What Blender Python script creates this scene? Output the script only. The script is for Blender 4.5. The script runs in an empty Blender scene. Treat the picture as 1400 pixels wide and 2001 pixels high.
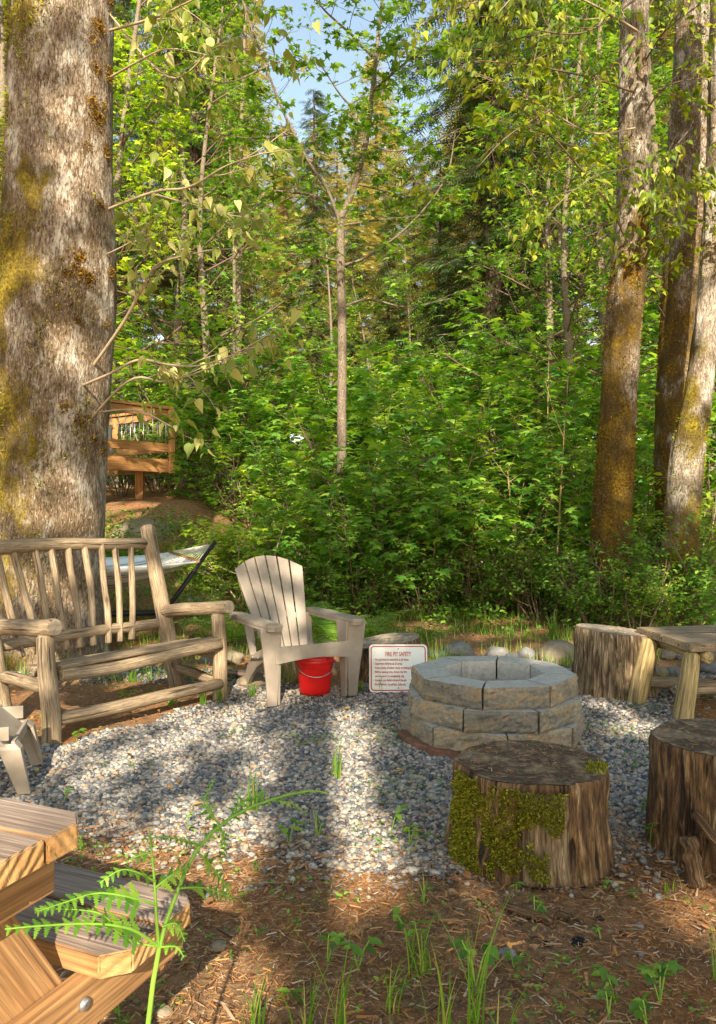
import bpy, bmesh, math, random
import numpy as np
from mathutils import Vector, Matrix, noise as mnoise
PI = math.pi
rad = math.radians
sc = bpy.context.scene
C = sc.collection

# ------------------------------------------------------------------ camera, sky, sun, exposure
EYE = 1.25
F = 1500.0                       # focal length in photo pixels (photo is 1400 x 2001)
cam_d = bpy.data.cameras.new('camera'); cam = bpy.data.objects.new('camera', cam_d); C.objects.link(cam)
cam.location = (0, 0, EYE); cam.rotation_euler = (rad(90), 0, 0)
cam_d.sensor_fit = 'VERTICAL'; cam_d.sensor_height = 36.0; cam_d.lens = F / 2001 * 36.0
cam_d.clip_start = 0.05; cam_d.clip_end = 600
sc.camera = cam
EL = rad(30); LX = -0.03         # light travels along (LX, 1, -tan(EL))
w = bpy.data.worlds.new('World'); sc.world = w; w.use_nodes = True
nt = w.node_tree; nt.nodes.clear()
sky = nt.nodes.new('ShaderNodeTexSky'); sky.sky_type = 'NISHITA'; sky.sun_disc = False
sky.sun_elevation = EL; sky.sun_rotation = rad(178); sky.air_density = 1.0; sky.dust_density = 0.6; sky.ozone_density = 1.0
bg = nt.nodes.new('ShaderNodeBackground'); bg.inputs[1].default_value = 0.15
tn = nt.nodes.new('ShaderNodeMix'); tn.data_type = 'RGBA'; tn.blend_type = 'MULTIPLY'; tn.inputs[0].default_value = 1.0; tn.inputs[7].default_value = (1.16, 1.0, .80, 1)
nt.links.new(sky.outputs[0], tn.inputs[6])
wo = nt.nodes.new('ShaderNodeOutputWorld'); nt.links.new(tn.outputs[2], bg.inputs[0]); nt.links.new(bg.outputs[0], wo.inputs[0])
sun_d = bpy.data.lights.new('sun', 'SUN'); sun = bpy.data.objects.new('sun', sun_d); C.objects.link(sun)
sun_d.energy = 5.0; sun_d.angle = rad(0.5); sun_d.color = (1.0, 0.885, 0.71)
sun.rotation_euler = Vector((LX, 1, -math.tan(EL))).to_track_quat('-Z', 'Y').to_euler()
sc.view_settings.view_transform = 'Standard'; sc.view_settings.look = 'None'
sc.view_settings.exposure = 1.35; sc.view_settings.gamma = 1.0
sc.cycles.max_bounces = 6; sc.cycles.diffuse_bounces = 4; sc.cycles.transmission_bounces = 4; sc.cycles.transparent_max_bounces = 4

def Wp(px, py, d):
    return Vector(((px - 700) * d / F, d, EYE - (py - 1000) * d / F))
def G(px, py, z=0.0):            # photo pixel -> point at height z
    d = (EYE - z) * F / (py - 1000.0)
    return Vector(((px - 700) * d / F, d, z))
def sst(a, b, x):
    t = min(1, max(0, (x - a) / (b - a))); return t * t * (3 - 2 * t)
def terrain(x, y):
    h = 1.22 * sst(6.6, 12.6, y) * sst(-0.9, -2.8, x)
    h += 1.3 * sst(9.5, 17, y) * (1 - 0.6 * sst(-0.9, -2.8, x)) + max(0, y - 17) * 0.10
    h += 0.03 * mnoise.noise(Vector((x * .8, y * .8, 0))) * sst(5.5, 8, y)
    h += 0.10 * mnoise.noise(Vector((x * .5, y * .5, 3))) * sst(8, 12, y)
    if y < 0: h += 0
    return h

# ------------------------------------------------------------------ tags and builders
def tag(o, label=None, cat=None, group=None, kind=None):
    if label: o['label'] = label
    if cat: o['category'] = cat
    if group: o['group'] = group
    if kind: o['kind'] = kind
    return o
def thing(name, label, cat, loc=(0, 0, 0), group=None, rotz=0):
    o = bpy.data.objects.new(name, None); C.objects.link(o); o.location = loc; o.rotation_euler = (0, 0, rotz)
    o.empty_display_size = 0.1
    return tag(o, label, cat, group)
def finish(name, me, mat, parent, loc=None):
    o = bpy.data.objects.new(name, me); C.objects.link(o)
    if mat: me.materials.append(mat)
    if parent: o.parent = parent
    if loc is not None: o.location = loc
    return o
def basis(d):
    d = d.normalized(); a = Vector((0, 0, 1)) if abs(d.z) < 0.9 else Vector((1, 0, 0))
    x = a.cross(d).normalized(); return x, d.cross(x)
class MB:
    """collects tubes, boxes and polygons; gc = grain coordinates (length along z)"""
    def __init__(s, seed=0): s.v = []; s.f = []; s.g = []; s.rng = random.Random(seed); s.sm = []
    def tube(s, pts, radii, n=12, cap=True, lump=0.0, smooth=True, lf=6.0, flat=None):
        pts = [Vector(p) for p in pts]
        off = Vector((s.rng.uniform(-9, 9), s.rng.uniform(-9, 9), s.rng.uniform(-9, 9)))
        b0 = len(s.v); L = 0; X = None
        for i, p in enumerate(pts):
            d = (pts[min(i + 1, len(pts) - 1)] - pts[max(i - 1, 0)])
            if d.length < 1e-9: d = Vector((0, 0, 1))
            d.normalize()
            if X is None: X, Y = basis(d)
            else:
                X = (X - d * X.dot(d)).normalized(); Y = d.cross(X)
            if i: L += (p - pts[i - 1]).length
            for k in range(n):
                a = 2 * PI * k / n; r = radii[i]; ca, sa = math.cos(a), math.sin(a)
                if lump: r *= 1 + lump * mnoise.noise(Vector((ca * 1.3, sa * 1.3, L * lf)) + off)
                s.v.append(p + X * (ca * r) + Y * (sa * r)); s.g.append(Vector((ca * r, sa * r, L)) + off)
        m = len(pts)
        for i in range(m - 1):
            for k in range(n):
                a = b0 + i * n + k; b = b0 + i * n + (k + 1) % n
                s.f.append((a, b, b + n, a + n)); s.sm.append(smooth)
        if cap:
            s.f.append(tuple(b0 + k for k in range(n - 1, -1, -1))); s.sm.append(False)
            s.f.append(tuple(b0 + (m - 1) * n + k for k in range(n))); s.sm.append(False)
        return s
    def box(s, c, size, R=None, bev=0.0, long=0):
        """box with chamfered vertical-ish edges; long = index of the long axis for the grain"""
        c = Vector(c); sx, sy, sz = [q / 2 for q in size]
        off = Vector((s.rng.uniform(-9, 9), s.rng.uniform(-9, 9), s.rng.uniform(-9, 9)))
        bm = bmesh.new(); bmesh.ops.create_cube(bm, size=1)
        for v in bm.verts: v.co = Vector((v.co.x * 2 * sx, v.co.y * 2 * sy, v.co.z * 2 * sz))
        if bev > 0: bmesh.ops.bevel(bm, geom=bm.edges[:], offset=bev, segments=2, affect='EDGES', profile=0.6)
        s.addbm(bm, c, R, off, long); return s
    def addbm(s, bm, c=Vector((0, 0, 0)), R=None, off=Vector((0, 0, 0)), long=2, smooth=False):
        b0 = len(s.v); bm.verts.ensure_lookup_table()
        for v in bm.verts:
            q = v.co.copy(); g = Vector((q.y, q.z, q.x)) if long == 0 else (Vector((q.x, q.z, q.y)) if long == 1 else q.copy())
            s.g.append(g + off)
            if R is not None: q = R @ q
            s.v.append(q + c)
        for f in bm.faces: s.f.append(tuple(b0 + v.index for v in f.verts)); s.sm.append(smooth)
        bm.free()
    def prism(s, poly, z0, z1, fn=None, bev=0, long=1):
        """polygon in xy extruded z0..z1, optional fn maps the vertex"""
        bm = bmesh.new(); vs = [bm.verts.new((x, y, z0)) for x, y in poly]; f = bm.faces.new(vs)
        r = bmesh.ops.extrude_face_region(bm, geom=[f])
        for v in [g for g in r['geom'] if isinstance(g, bmesh.types.BMVert)]: v.co.z = z1
        bmesh.ops.recalc_face_normals(bm, faces=bm.faces[:])
        if bev: bmesh.ops.bevel(bm, geom=bm.edges[:], offset=bev, segments=2, affect='EDGES')
        off = Vector((s.rng.uniform(-9, 9), s.rng.uniform(-9, 9), s.rng.uniform(-9, 9)))
        b0 = len(s.v); s.addbm(bm, off=off, long=long)
        if fn:
            for i in range(b0, len(s.v)): s.v[i] = fn(s.v[i])
        return s
    def quad(s, a, b, c, d):
        b0 = len(s.v)
        for p in (a, b, c, d): s.v.append(Vector(p)); s.g.append(Vector(p))
        s.f.append((b0, b0 + 1, b0 + 2, b0 + 3)); s.sm.append(False)
    def build(s, name, mat, parent=None, org=None):
        org = Vector(org) if org is not None else Vector((0, 0, 0))
        me = bpy.data.meshes.new(name)
        me.from_pydata([tuple(v - org) for v in s.v], [], s.f)
        at = me.attributes.new('gc', 'FLOAT_VECTOR', 'POINT'); at.data.foreach_set('vector', np.array([tuple(g) for g in s.g], dtype=np.float32).ravel())
        me.polygons.foreach_set('use_smooth', s.sm); me.update()
        return finish(name, me, mat, parent, None if parent else org)

def scatter(name, tv, tf, P, R, S, mat, parent=None, org=(0, 0, 0), smooth=False, me_only=False):
    """one mesh of many copies of a small template; P (n,3), R (n,3,3), S (n,) or (n,3)"""
    tv = np.asarray(tv, float); P = np.asarray(P, float); n = len(P); S = np.asarray(S, float)
    if S.ndim == 1: S = S[:, None].repeat(3, 1)
    V = tv[None] * S[:, None, :]
    V = np.einsum('nij,nkj->nki', R, V) + (P - np.asarray(org, float))[:, None, :]
    k = len(tv); lt = np.array([len(f) for f in tf]); li = np.concatenate([np.array(f) for f in tf])
    me = bpy.data.meshes.new(name); me.vertices.add(n * k); me.vertices.foreach_set('co', V.astype(np.float32).ravel())
    me.loops.add(n * len(li)); me.loops.foreach_set('vertex_index', (li[None] + (np.arange(n) * k)[:, None]).astype(np.int32).ravel())
    tot = np.tile(lt, n); st = np.concatenate([[0], np.cumsum(tot)[:-1]])
    me.polygons.add(len(tot)); me.polygons.foreach_set('loop_start', st.astype(np.int32)); me.polygons.foreach_set('loop_total', tot.astype(np.int32))
    if smooth: me.polygons.foreach_set('use_smooth', np.ones(len(tot), bool))
    me.update(calc_edges=True); me.validate()
    if me_only:
        me.materials.append(mat); return me
    return finish(name, me, mat, parent, None if parent else org)

def rots(nr, n, tilt=0.5, az=None, droop=0.2, flat=True):
    """leaf frames: X width, Y length, Z normal"""
    a = nr.uniform(0, 2 * PI, n) if az is None else np.asarray(az)
    Y = np.stack([np.cos(a), np.sin(a), -droop + nr.normal(0, tilt * 0.6, n)], 1); Y /= np.linalg.norm(Y, axis=1)[:, None]
    Z = np.stack([nr.normal(0, tilt, n), nr.normal(0, tilt, n), np.ones(n)], 1)
    Z -= Y * (Y * Z).sum(1)[:, None]; Z /= np.linalg.norm(Z, axis=1)[:, None]
    X = np.cross(Y, Z)
    return np.stack([X, Y, Z], 2)

# ------------------------------------------------------------------ leaf templates
mo = [(0, .02), (.42, -.08), (.27, .2), (.6, .46), (.2, .5), (.12, .74), (0, 1), (-.12, .74), (-.2, .5), (-.6, .46), (-.27, .2), (-.42, -.08)]
MAPLE_V = [(0, .3, .03)] + [(x, y, -.22 * (x * x + (y - .3) ** 2)) for x, y in mo]
MAPLE_F = [(0, i, i + 1) for i in range(1, 12)] + [(0, 12, 1)]
OV_V = [(0, 0, 0), (.26, .3, .07), (.2, .65, .05), (0, 1, -.1), (-.2, .65, .05), (-.26, .3, .07), (0, .45, -.02)]
OV_F = [(0, 1, 6), (1, 2, 3, 6), (3, 4, 5, 6), (0, 6, 5)]
HRT_V = [(0, .03, 0), (.16, -.03, .03), (.32, .06, .06), (.39, .24, .08), (.34, .46, .06), (.21, .7, .02), (.08, .92, -.06), (0, 1.12, -.14), (-.08, .92, -.06), (-.21, .7, .02), (-.34, .46, .06), (-.39, .24, .08), (-.32, .06, .06), (-.16, -.03, .03), (0, .3, -.02), (0, .65, -.03)]
HRT_V = [(x * .8, y, z * 1.5) for x, y, z in HRT_V]
HRT_F = [(0, 1, 2, 3, 14), (3, 4, 15, 14), (4, 5, 6, 7, 15), (7, 8, 9, 10, 15), (10, 11, 14, 15), (11, 12, 13, 0, 14)]
BL_V = [(-.04, 0, 0), (.04, 0, 0), (.035, .5, .08), (-.035, .5, .08), (0, 1, -.02)]
BL_F = [(0, 1, 2, 3), (3, 2, 4)]
sv = []; sf = []
for i, (y, L) in enumerate([(.05, .34), (.25, .42), (.45, .36), (.65, .27), (.82, .18)]):
    for sd in (-1, 1):
        b = len(sv); sv += [(0, y, 0), (0, y + .1, 0), (sd * L, y + .32, -.08)]; sf.append((b, b + 1, b + 2) if sd < 0 else (b + 1, b, b + 2))
b = len(sv); sv += [(-.03, 0, 0), (.03, 0, 0), (0, 1.05, -.05)]; sf.append((b, b + 1, b + 2))
SPR_V, SPR_F = sv, sf

# ------------------------------------------------------------------ materials
def newmat(name):
    m = bpy.data.materials.new(name); m.use_nodes = True; t = m.node_tree; t.nodes.clear()
    return m, t
def N(t, typ, ins=None, **kw):
    n = t.nodes.new('ShaderNode' + typ)
    for k, v in kw.items(): setattr(n, k, v)
    for k, v in (ins or {}).items():
        if isinstance(v, bpy.types.NodeSocket): t.links.new(v, n.inputs[k])
        else: n.inputs[k].default_value = v
    return n
def ramp(t, fac, stops, interp='LINEAR'):
    r = t.nodes.new('ShaderNodeValToRGB'); r.color_ramp.interpolation = interp
    e = r.color_ramp.elements
    while len(e) < len(stops): e.new(0.5)
    for q, (p, c) in zip(e, stops): q.position = p; q.color = (c[0], c[1], c[2], 1) if not isinstance(c, (int, float)) else (c, c, c, 1)
    t.links.new(fac, r.inputs[0]); return r.outputs[0]
def mix(t, fac, a, b, blend='MIX'):
    m = t.nodes.new('ShaderNodeMix'); m.data_type = 'RGBA'; m.blend_type = blend
    for i, v in ((0, fac), (6, a), (7, b)):
        if isinstance(v, bpy.types.NodeSocket): t.links.new(v, m.inputs[i])
        else: m.inputs[i].default_value = v if i == 0 else (v[0], v[1], v[2], 1)
    return m.outputs[2]
def math_(t, op, a, b=0.0, c=None):
    m = t.nodes.new('ShaderNodeMath'); m.operation = op
    for i, v in enumerate((a, b) + ((c,) if c is not None else ())):
        if isinstance(v, bpy.types.NodeSocket): t.links.new(v, m.inputs[i])
        else: m.inputs[i].default_value = v
    return m.outputs[0]
def coords(t, kind, scale=(1, 1, 1), loc=(0, 0, 0)):
    if kind == 'gc': v = N(t, 'Attribute', attribute_name='gc').outputs['Vector']
    elif kind == 'obj': v = N(t, 'TexCoord').outputs['Object']
    else: v = N(t, 'NewGeometry').outputs['Position']
    return N(t, 'Mapping', {'Vector': v, 'Scale': scale, 'Location': loc}).outputs[0]
def nz(t, v, s=5.0, d=4.0, r=0.55, dist=0.0):
    return N(t, 'TexNoise', {'Vector': v, 'Scale': s, 'Detail': d, 'Roughness': r, 'Distortion': dist}).outputs['Fac']
def out(t, sh, disp=None):
    o = t.nodes.new('ShaderNodeOutputMaterial'); t.links.new(sh, o.inputs[0])
def pbr(t, col, rough=0.8, h=None, bs=0.5, bd=0.01, spec=0.3, metal=0.0):
    p = N(t, 'BsdfPrincipled', {'Roughness': rough, 'Metallic': metal, 'Specular IOR Level': spec})
    if isinstance(col, bpy.types.NodeSocket): t.links.new(col, p.inputs['Base Color'])
    else: p.inputs['Base Color'].default_value = (*col, 1)
    if h is not None:
        b = N(t, 'Bump', {'Height': h, 'Strength': bs, 'Distance': bd}); t.links.new(b.outputs[0], p.inputs['Normal'])
    return p.outputs[0]

def leaf_mat(name, stops, trans=0.42, rough=0.45, spec=0.35, tboost=1.5):
    m, t = newmat(name); g = N(t, 'NewGeometry')
    c = ramp(t, g.outputs['Random Per Island'], stops)
    hue = nz(t, coords(t, 'pos', (1, 1, 1)), 0.9, 2)
    c = mix(t, math_(t, 'MULTIPLY', hue, 0.55), c, mix(t, 1.0, c, (1.35, 1.15, .55), 'MULTIPLY'))
    p = N(t, 'BsdfPrincipled', {'Base Color': c, 'Roughness': rough, 'Specular IOR Level': spec})
    tc = mix(t, 1.0, c, (tboost * 1.15, tboost, tboost * .35), 'MULTIPLY')
    tr = N(t, 'BsdfTranslucent', {'Color': tc})
    mx = N(t, 'MixShader', {0: trans, 1: p.outputs[0], 2: tr.outputs[0]})
    out(t, mx.outputs[0]); return m

def wood_mat(name, stops, gs=(60, 60, 3), rough=0.75, bump=0.6, crack=0.5, crackcol=(.03, .02, .012), warm=None, bd=0.004, knots=False):
    m, t = newmat(name)
    v = coords(t, 'gc', gs); n1 = nz(t, v, 1.0, 6, .6, .4)
    c = ramp(t, n1, stops)
    big = nz(t, coords(t, 'gc', (6, 6, 2.2)), 1.0, 3)
    c = mix(t, math_(t, 'MULTIPLY', ramp(t, big, [(.35, 0), (.7, 1)]), .75), c, mix(t, 1.0, c, warm or (.62, .55, .5), 'MULTIPLY'))
    fb = nz(t, coords(t, 'gc', (gs[0] * 3, gs[1] * 3, gs[2] * 2.5), (1, 5, 2)), 1.0, 3, .6)
    c = mix(t, 1.0, c, ramp(t, fb, [(.3, .55), (.5, 1.0), (.7, 1.4)]), 'MULTIPLY')
    if knots:
        kv = N(t, 'TexVoronoi', {'Vector': coords(t, 'gc', (9, 9, 4.5)), 'Scale': 1.0, 'Randomness': 1.0}).outputs['Distance']
        c = mix(t, ramp(t, kv, [(.07, .85), (.13, 0)]), c, (.09, .055, .03)); c = mix(t, ramp(t, kv, [(.12, 0), (.15, .4), (.19, 0)]), c, (.16, .10, .055))
    if crack:
        cn = nz(t, coords(t, 'gc', (gs[0] * .45, gs[1] * .45, gs[2] * .25), (3, 1, 7)), 1.0, 3, .5, .2)
        cm = ramp(t, cn, [(.34, 1), (.385, 0)])
        c = mix(t, math_(t, 'MULTIPLY', cm, crack), c, crackcol)
        h = math_(t, 'SUBTRACT', n1, math_(t, 'MULTIPLY', cm, 1.2))
    else: h = n1
    out(t, pbr(t, c, rough, h, bump, bd)); return m

def bark_mat(name, base, dark, light, moss=None, mth=(.5, .6), mscale=2.2, side=None, vs=(9, 9, 2.2), bd=0.02, lich=True, low=None):
    m, t = newmat(name)
    v = coords(t, 'gc', vs)
    vor = N(t, 'TexVoronoi', {'Vector': mixv(t, v, 3.5), 'Scale': 1.6}, feature='DISTANCE_TO_EDGE').outputs['Distance']
    n1 = nz(t, v, 2.5, 7, .65, .6)
    cr = ramp(t, vor, [(0, 0), (.16, 1)])
    h = math_(t, 'ADD', math_(t, 'MULTIPLY', cr, .35), n1)
    c = ramp(t, n1, [(.25, dark), (.5, base), (.78, light)])
    c = mix(t, math_(t, 'MULTIPLY', math_(t, 'SUBTRACT', 1.0, cr), ramp(t, nz(t, coords(t, 'gc', (1, 1, 1), (3, 3, 3)), 4, 3), [(.35, .15), (.7, .75)])), c, dark)
    if lich:
        ln = nz(t, coords(t, 'gc', (3, 3, 1.6), (5, 2, 1)), 2.4, 8, .72)
        c = mix(t, math_(t, 'MULTIPLY', ramp(t, ln, [(.5, 0), (.6, 1)]), .6), c, (.55, .51, .43))
        dn = nz(t, coords(t, 'gc', (1.6, 1.6, 1.1), (1, 6, 4)), 1.7, 8, .66)
        c = mix(t, math_(t, 'MULTIPLY', ramp(t, dn, [(.48, 0), (.58, 1)]), .72), c, (.115, .075, .035))
    fc = nz(t, coords(t, 'gc', (vs[0] * 3.2, vs[1] * 3.2, vs[2] * 2.2), (2, 2, 2)), 1.0, 4, .6, .5)
    fm = ramp(t, fc, [(.38, 1), (.46, 0)])
    c = mix(t, math_(t, 'MULTIPLY', fm, .62), c, [q * .55 for q in dark]); h = math_(t, 'SUBTRACT', h, math_(t, 'MULTIPLY', fm, .5))
    fl = nz(t, coords(t, 'gc', (vs[0] * 3.5, vs[1] * 3.5, vs[2] * 4), (7, 1, 2)), 1.0, 3, .6)
    c = mix(t, math_(t, 'MULTIPLY', ramp(t, fl, [(.60, 0), (.66, 1)]), .5), c, [min(.75, q * 1.5) for q in light])
    if moss:
        mn = nz(t, coords(t, 'gc', (1, 1, .7), (2, 8, 3)), mscale, 6, .62)
        if side is not None:
            sx = N(t, 'SeparateXYZ', {0: N(t, 'Attribute', attribute_name='side').outputs['Vector']}).outputs[0]
            mn = math_(t, 'ADD', mn, math_(t, 'MULTIPLY', sx, side))
        if low:
            pz = N(t, 'SeparateXYZ', {0: N(t, 'NewGeometry').outputs['Position']}).outputs[2]
            mn = math_(t, 'ADD', mn, math_(t, 'MULTIPLY', math_(t, 'SUBTRACT', low[0], pz), low[1]))
        fine = nz(t, coords(t, 'gc', (1, 1, 1)), 45, 3)
        clump = nz(t, coords(t, 'gc', (1, 1, .6), (5, 5, 1)), 7, 4)
        mc = ramp(t, fine, [(.3, [q * .35 for q in moss]), (.55, moss), (.75, [q * 1.7 for q in moss])])
        mc = mix(t, ramp(t, clump, [(.4, 0), (.6, .8)]), mc, (.07, .045, .02))
        mk = ramp(t, math_(t, 'ADD', mn, math_(t, 'MULTIPLY', math_(t, 'SUBTRACT', fine, .5), .12)), [(mth[0], 0), (mth[1], 1)])
        c = mix(t, mk, c, mc); h = math_(t, 'ADD', h, math_(t, 'MULTIPLY', mk, math_(t, 'MULTIPLY', fine, 1.4)))
    out(t, pbr(t, c, .92, h, .9, bd, .15)); return m
def mixv(t, v, s):
    n = N(t, 'TexNoise', {'Vector': v, 'Scale': s, 'Detail': 2.0})
    a = t.nodes.new('ShaderNodeVectorMath'); a.operation = 'MULTIPLY_ADD'
    t.links.new(n.outputs['Color'], a.inputs[0]); a.inputs[1].default_value = (.5, .5, .5); t.links.new(v, a.inputs[2]); return a.outputs[0]
def flat_mat(name, col, rough=.6, var=.12, scale=20, bump=.15, metal=0, spec=.4, coord='gc', dirt=None):
    m, t = newmat(name); n = nz(t, coords(t, coord), scale, 5, .6)
    c = mix(t, 1.0, col, ramp(t, n, [(.2, 1 - var), (.8, 1 + var)]), 'MULTIPLY')
    if dirt:
        dn = nz(t, coords(t, coord, (1, 1, 1), (4, 4, 4)), 5, 5, .65)
        c = mix(t, math_(t, 'MULTIPLY', ramp(t, dn, [(.45, 0), (.7, 1)]), .55), c, dirt)
    out(t, pbr(t, c, rough, n, bump, .003, spec, metal)); return m

LF = {}
LF['maple'] = leaf_mat('maple_leaf_green', [(0, (0.058, 0.148, 0.025)), (.5, (0.128, 0.282, 0.041)), (1, (0.272, 0.445, 0.062))])
LF['vine'] = leaf_mat('vine_maple_green', [(0, (0.075, 0.206, 0.041)), (.5, (0.149, 0.344, 0.052)), (1, (0.316, 0.496, 0.074))])
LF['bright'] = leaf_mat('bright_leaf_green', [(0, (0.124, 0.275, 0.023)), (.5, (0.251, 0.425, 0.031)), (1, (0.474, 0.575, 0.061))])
LF['olive'] = leaf_mat('cottonwood_leaf_olive', [(0, (0.075, 0.148, 0.015)), (.4, (0.149, 0.234, 0.020)), (.75, (0.274, 0.333, 0.030)), (1, (0.374, 0.407, 0.059))])
LF['pale'] = leaf_mat('pale_drooping_leaf', [(0, (.12, .17, .03)), (.4, (.2, .25, .05)), (.8, (.42, .42, .16)), (1, (.55, .55, .3))])
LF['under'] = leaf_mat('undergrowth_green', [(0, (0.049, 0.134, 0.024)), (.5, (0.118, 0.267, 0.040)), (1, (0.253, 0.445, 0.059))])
LF['fern'] = leaf_mat('fern_green', [(0, (0.075, 0.221, 0.024)), (.5, (0.149, 0.331, 0.036)), (1, (0.265, 0.460, 0.060))], trans=.45)
LF['grass'] = leaf_mat('grass_green', [(0, (.07, .19, .02)), (.6, (.15, .33, .03)), (.85, (.28, .38, .07)), (1, (.45, .4, .18))])
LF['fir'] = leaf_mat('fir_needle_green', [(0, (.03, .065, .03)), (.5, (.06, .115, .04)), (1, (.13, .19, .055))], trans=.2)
LF['fir_sunlit'] = leaf_mat('sunlit_fir_needle', [(0, (.19, .21, .05)), (.5, (.36, .36, .11)), (1, (.56, .52, .24))], trans=.3)  # lit copy of the fir needles: golden sunlight painted into the colour
LF['moss'] = leaf_mat('moss_tuft', [(0, (0.052, 0.062, 0.010)), (.4, (0.163, 0.180, 0.014)), (.75, (0.310, 0.332, 0.024)), (1, (0.430, 0.437, 0.048))], trans=.3)
LF['mossb'] = leaf_mat('brown_moss_tuft', [(0, (.05, .032, .006)), (.5, (.18, .11, .012)), (1, (.38, .23, .02))], trans=.3)

M = {}
M['bigbark'] = bark_mat('weathered_grey_bark', (.24, .18, .12), (.065, .04, .023), (.42, .35, .26), moss=(.20, .145, .016), mth=(.53, .62), low=(3.2, .018), side=-.17, vs=(22, 22, 8), bd=.012)
M['mossbark'] = bark_mat('mossy_bark', (.18, .14, .095), (.045, .03, .018), (.42, .37, .29), moss=(.15, .095, .012), mth=(.47, .54), low=(3.6, .06), mscale=1.3, vs=(20, 20, 7), bd=.01)
M['palebark'] = bark_mat('pale_mossy_bark', (.29, .24, .18), (.09, .06, .038), (.44, .39, .32), moss=(.18, .135, .012), mth=(.52, .60), low=(2.6, .05), mscale=1.6, vs=(22, 22, 8), bd=.008)
M['darkbark'] = bark_mat('dark_conifer_bark', (.12, .085, .06), (.03, .02, .014), (.22, .17, .13), lich=False)
M['slimbark'] = bark_mat('slim_maple_bark', (.2, .155, .11), (.08, .055, .038), (.33, .28, .21), vs=(30, 30, 12), bd=.004, lich=False)
M['twig'] = flat_mat('pale_twig', (.34, .26, .165), .7, .3, 30)
M['twigdark'] = flat_mat('dark_twig', (.13, .085, .05), .8, .3, 30)
M['log'] = wood_mat('weathered_peeled_log', [(.25, (.12, .085, .05)), (.45, (.25, .18, .108)), (.6, (.35, .26, .16)), (.8, (.46, .36, .235))], (110, 110, 7), bump=.7, bd=.004, crack=.85, warm=(.52, .51, .50), knots=True)
M['logy'] = wood_mat('yellow_peeled_log', [(.3, (.17, .12, .05)), (.5, (.36, .26, .11)), (.75, (.50, .38, .18))], (60, 60, 3), warm=(.55, .55, .5))
M['cedar'] = wood_mat('orange_cedar_lumber', [(.2, (.25, .13, .05)), (.5, (.34, .185, .075)), (.8, (.42, .25, .115))], (50, 50, 2.0), crack=.3, bump=.35, warm=(.74, .66, .58), knots=True)
M['greyplank'] = wood_mat('grey_weathered_plank', [(.2, (.11, .08, .065)), (.5, (.28, .205, .155)), (.8, (.44, .35, .28))], (70, 30, 2.0), bump=.9, crack=.8, warm=(.70, .60, .52), knots=True)
M['deckwood'] = wood_mat('stained_deck_timber', [(.2, (.26, .12, .04)), (.5, (.40, .2, .07)), (.8, (.52, .3, .11))], (40, 40, 2), crack=.2, bump=.2)
M['stumpbark'] = bark_mat('dry_stump_bark', (.27, .19, .11), (.045, .028, .016), (.5, .39, .24), vs=(16, 16, 2.2), bd=.03, lich=False, moss=(.14, .12, .01), mth=(.63, .70), mscale=4)
M['stumpwood'] = wood_mat('split_stump_wood', [(.3, (.04, .022, .012)), (.46, (.13, .075, .035)), (.58, (.26, .155, .07)), (.66, (.42, .29, .15)), (.8, (.56, .44, .27))], (55, 55, 9.0), bump=1.0, crack=.95, bd=.03, warm=(.42, .33, .26))

def endgrain_mat(name, dark, mid, light, rings=55):
    m, t = newmat(name); v = coords(t, 'gc')
    wv = N(t, 'TexWave', {'Vector': v, 'Scale': rings / 6.3, 'Distortion': 2.5, 'Detail': 3.0, 'Detail Scale': 2.0}, wave_type='RINGS', rings_direction='Z').outputs['Fac']
    n = nz(t, v, 9, 7, .7, .8)
    c = ramp(t, n, [(.3, dark), (.5, mid), (.72, light)])
    c = mix(t, math_(t, 'MULTIPLY', wv, .22), c, dark)
    f = nz(t, coords(t, 'gc', (25, 120, 40)), 1, 4, .6, 1.5)
    c = mix(t, ramp(t, f, [(.62, 0), (.72, .6)]), c, light)
    out(t, pbr(t, c, .9, math_(t, 'ADD', n, math_(t, 'MULTIPLY', wv, .3)), .8, .01, .15)); return m
M['endgrain'] = endgrain_mat('weathered_end_grain', (.035, .022, .014), (.13, .09, .055), (.40, .29, .17))
M['endgrain_grey'] = endgrain_mat('grey_end_grain', (.12, .09, .065), (.30, .24, .17), (.5, .42, .3))
M['endgrain_new'] = endgrain_mat('orange_end_grain', (.24, .11, .035), (.42, .23, .085), (.52, .34, .15), rings=110)

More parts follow.
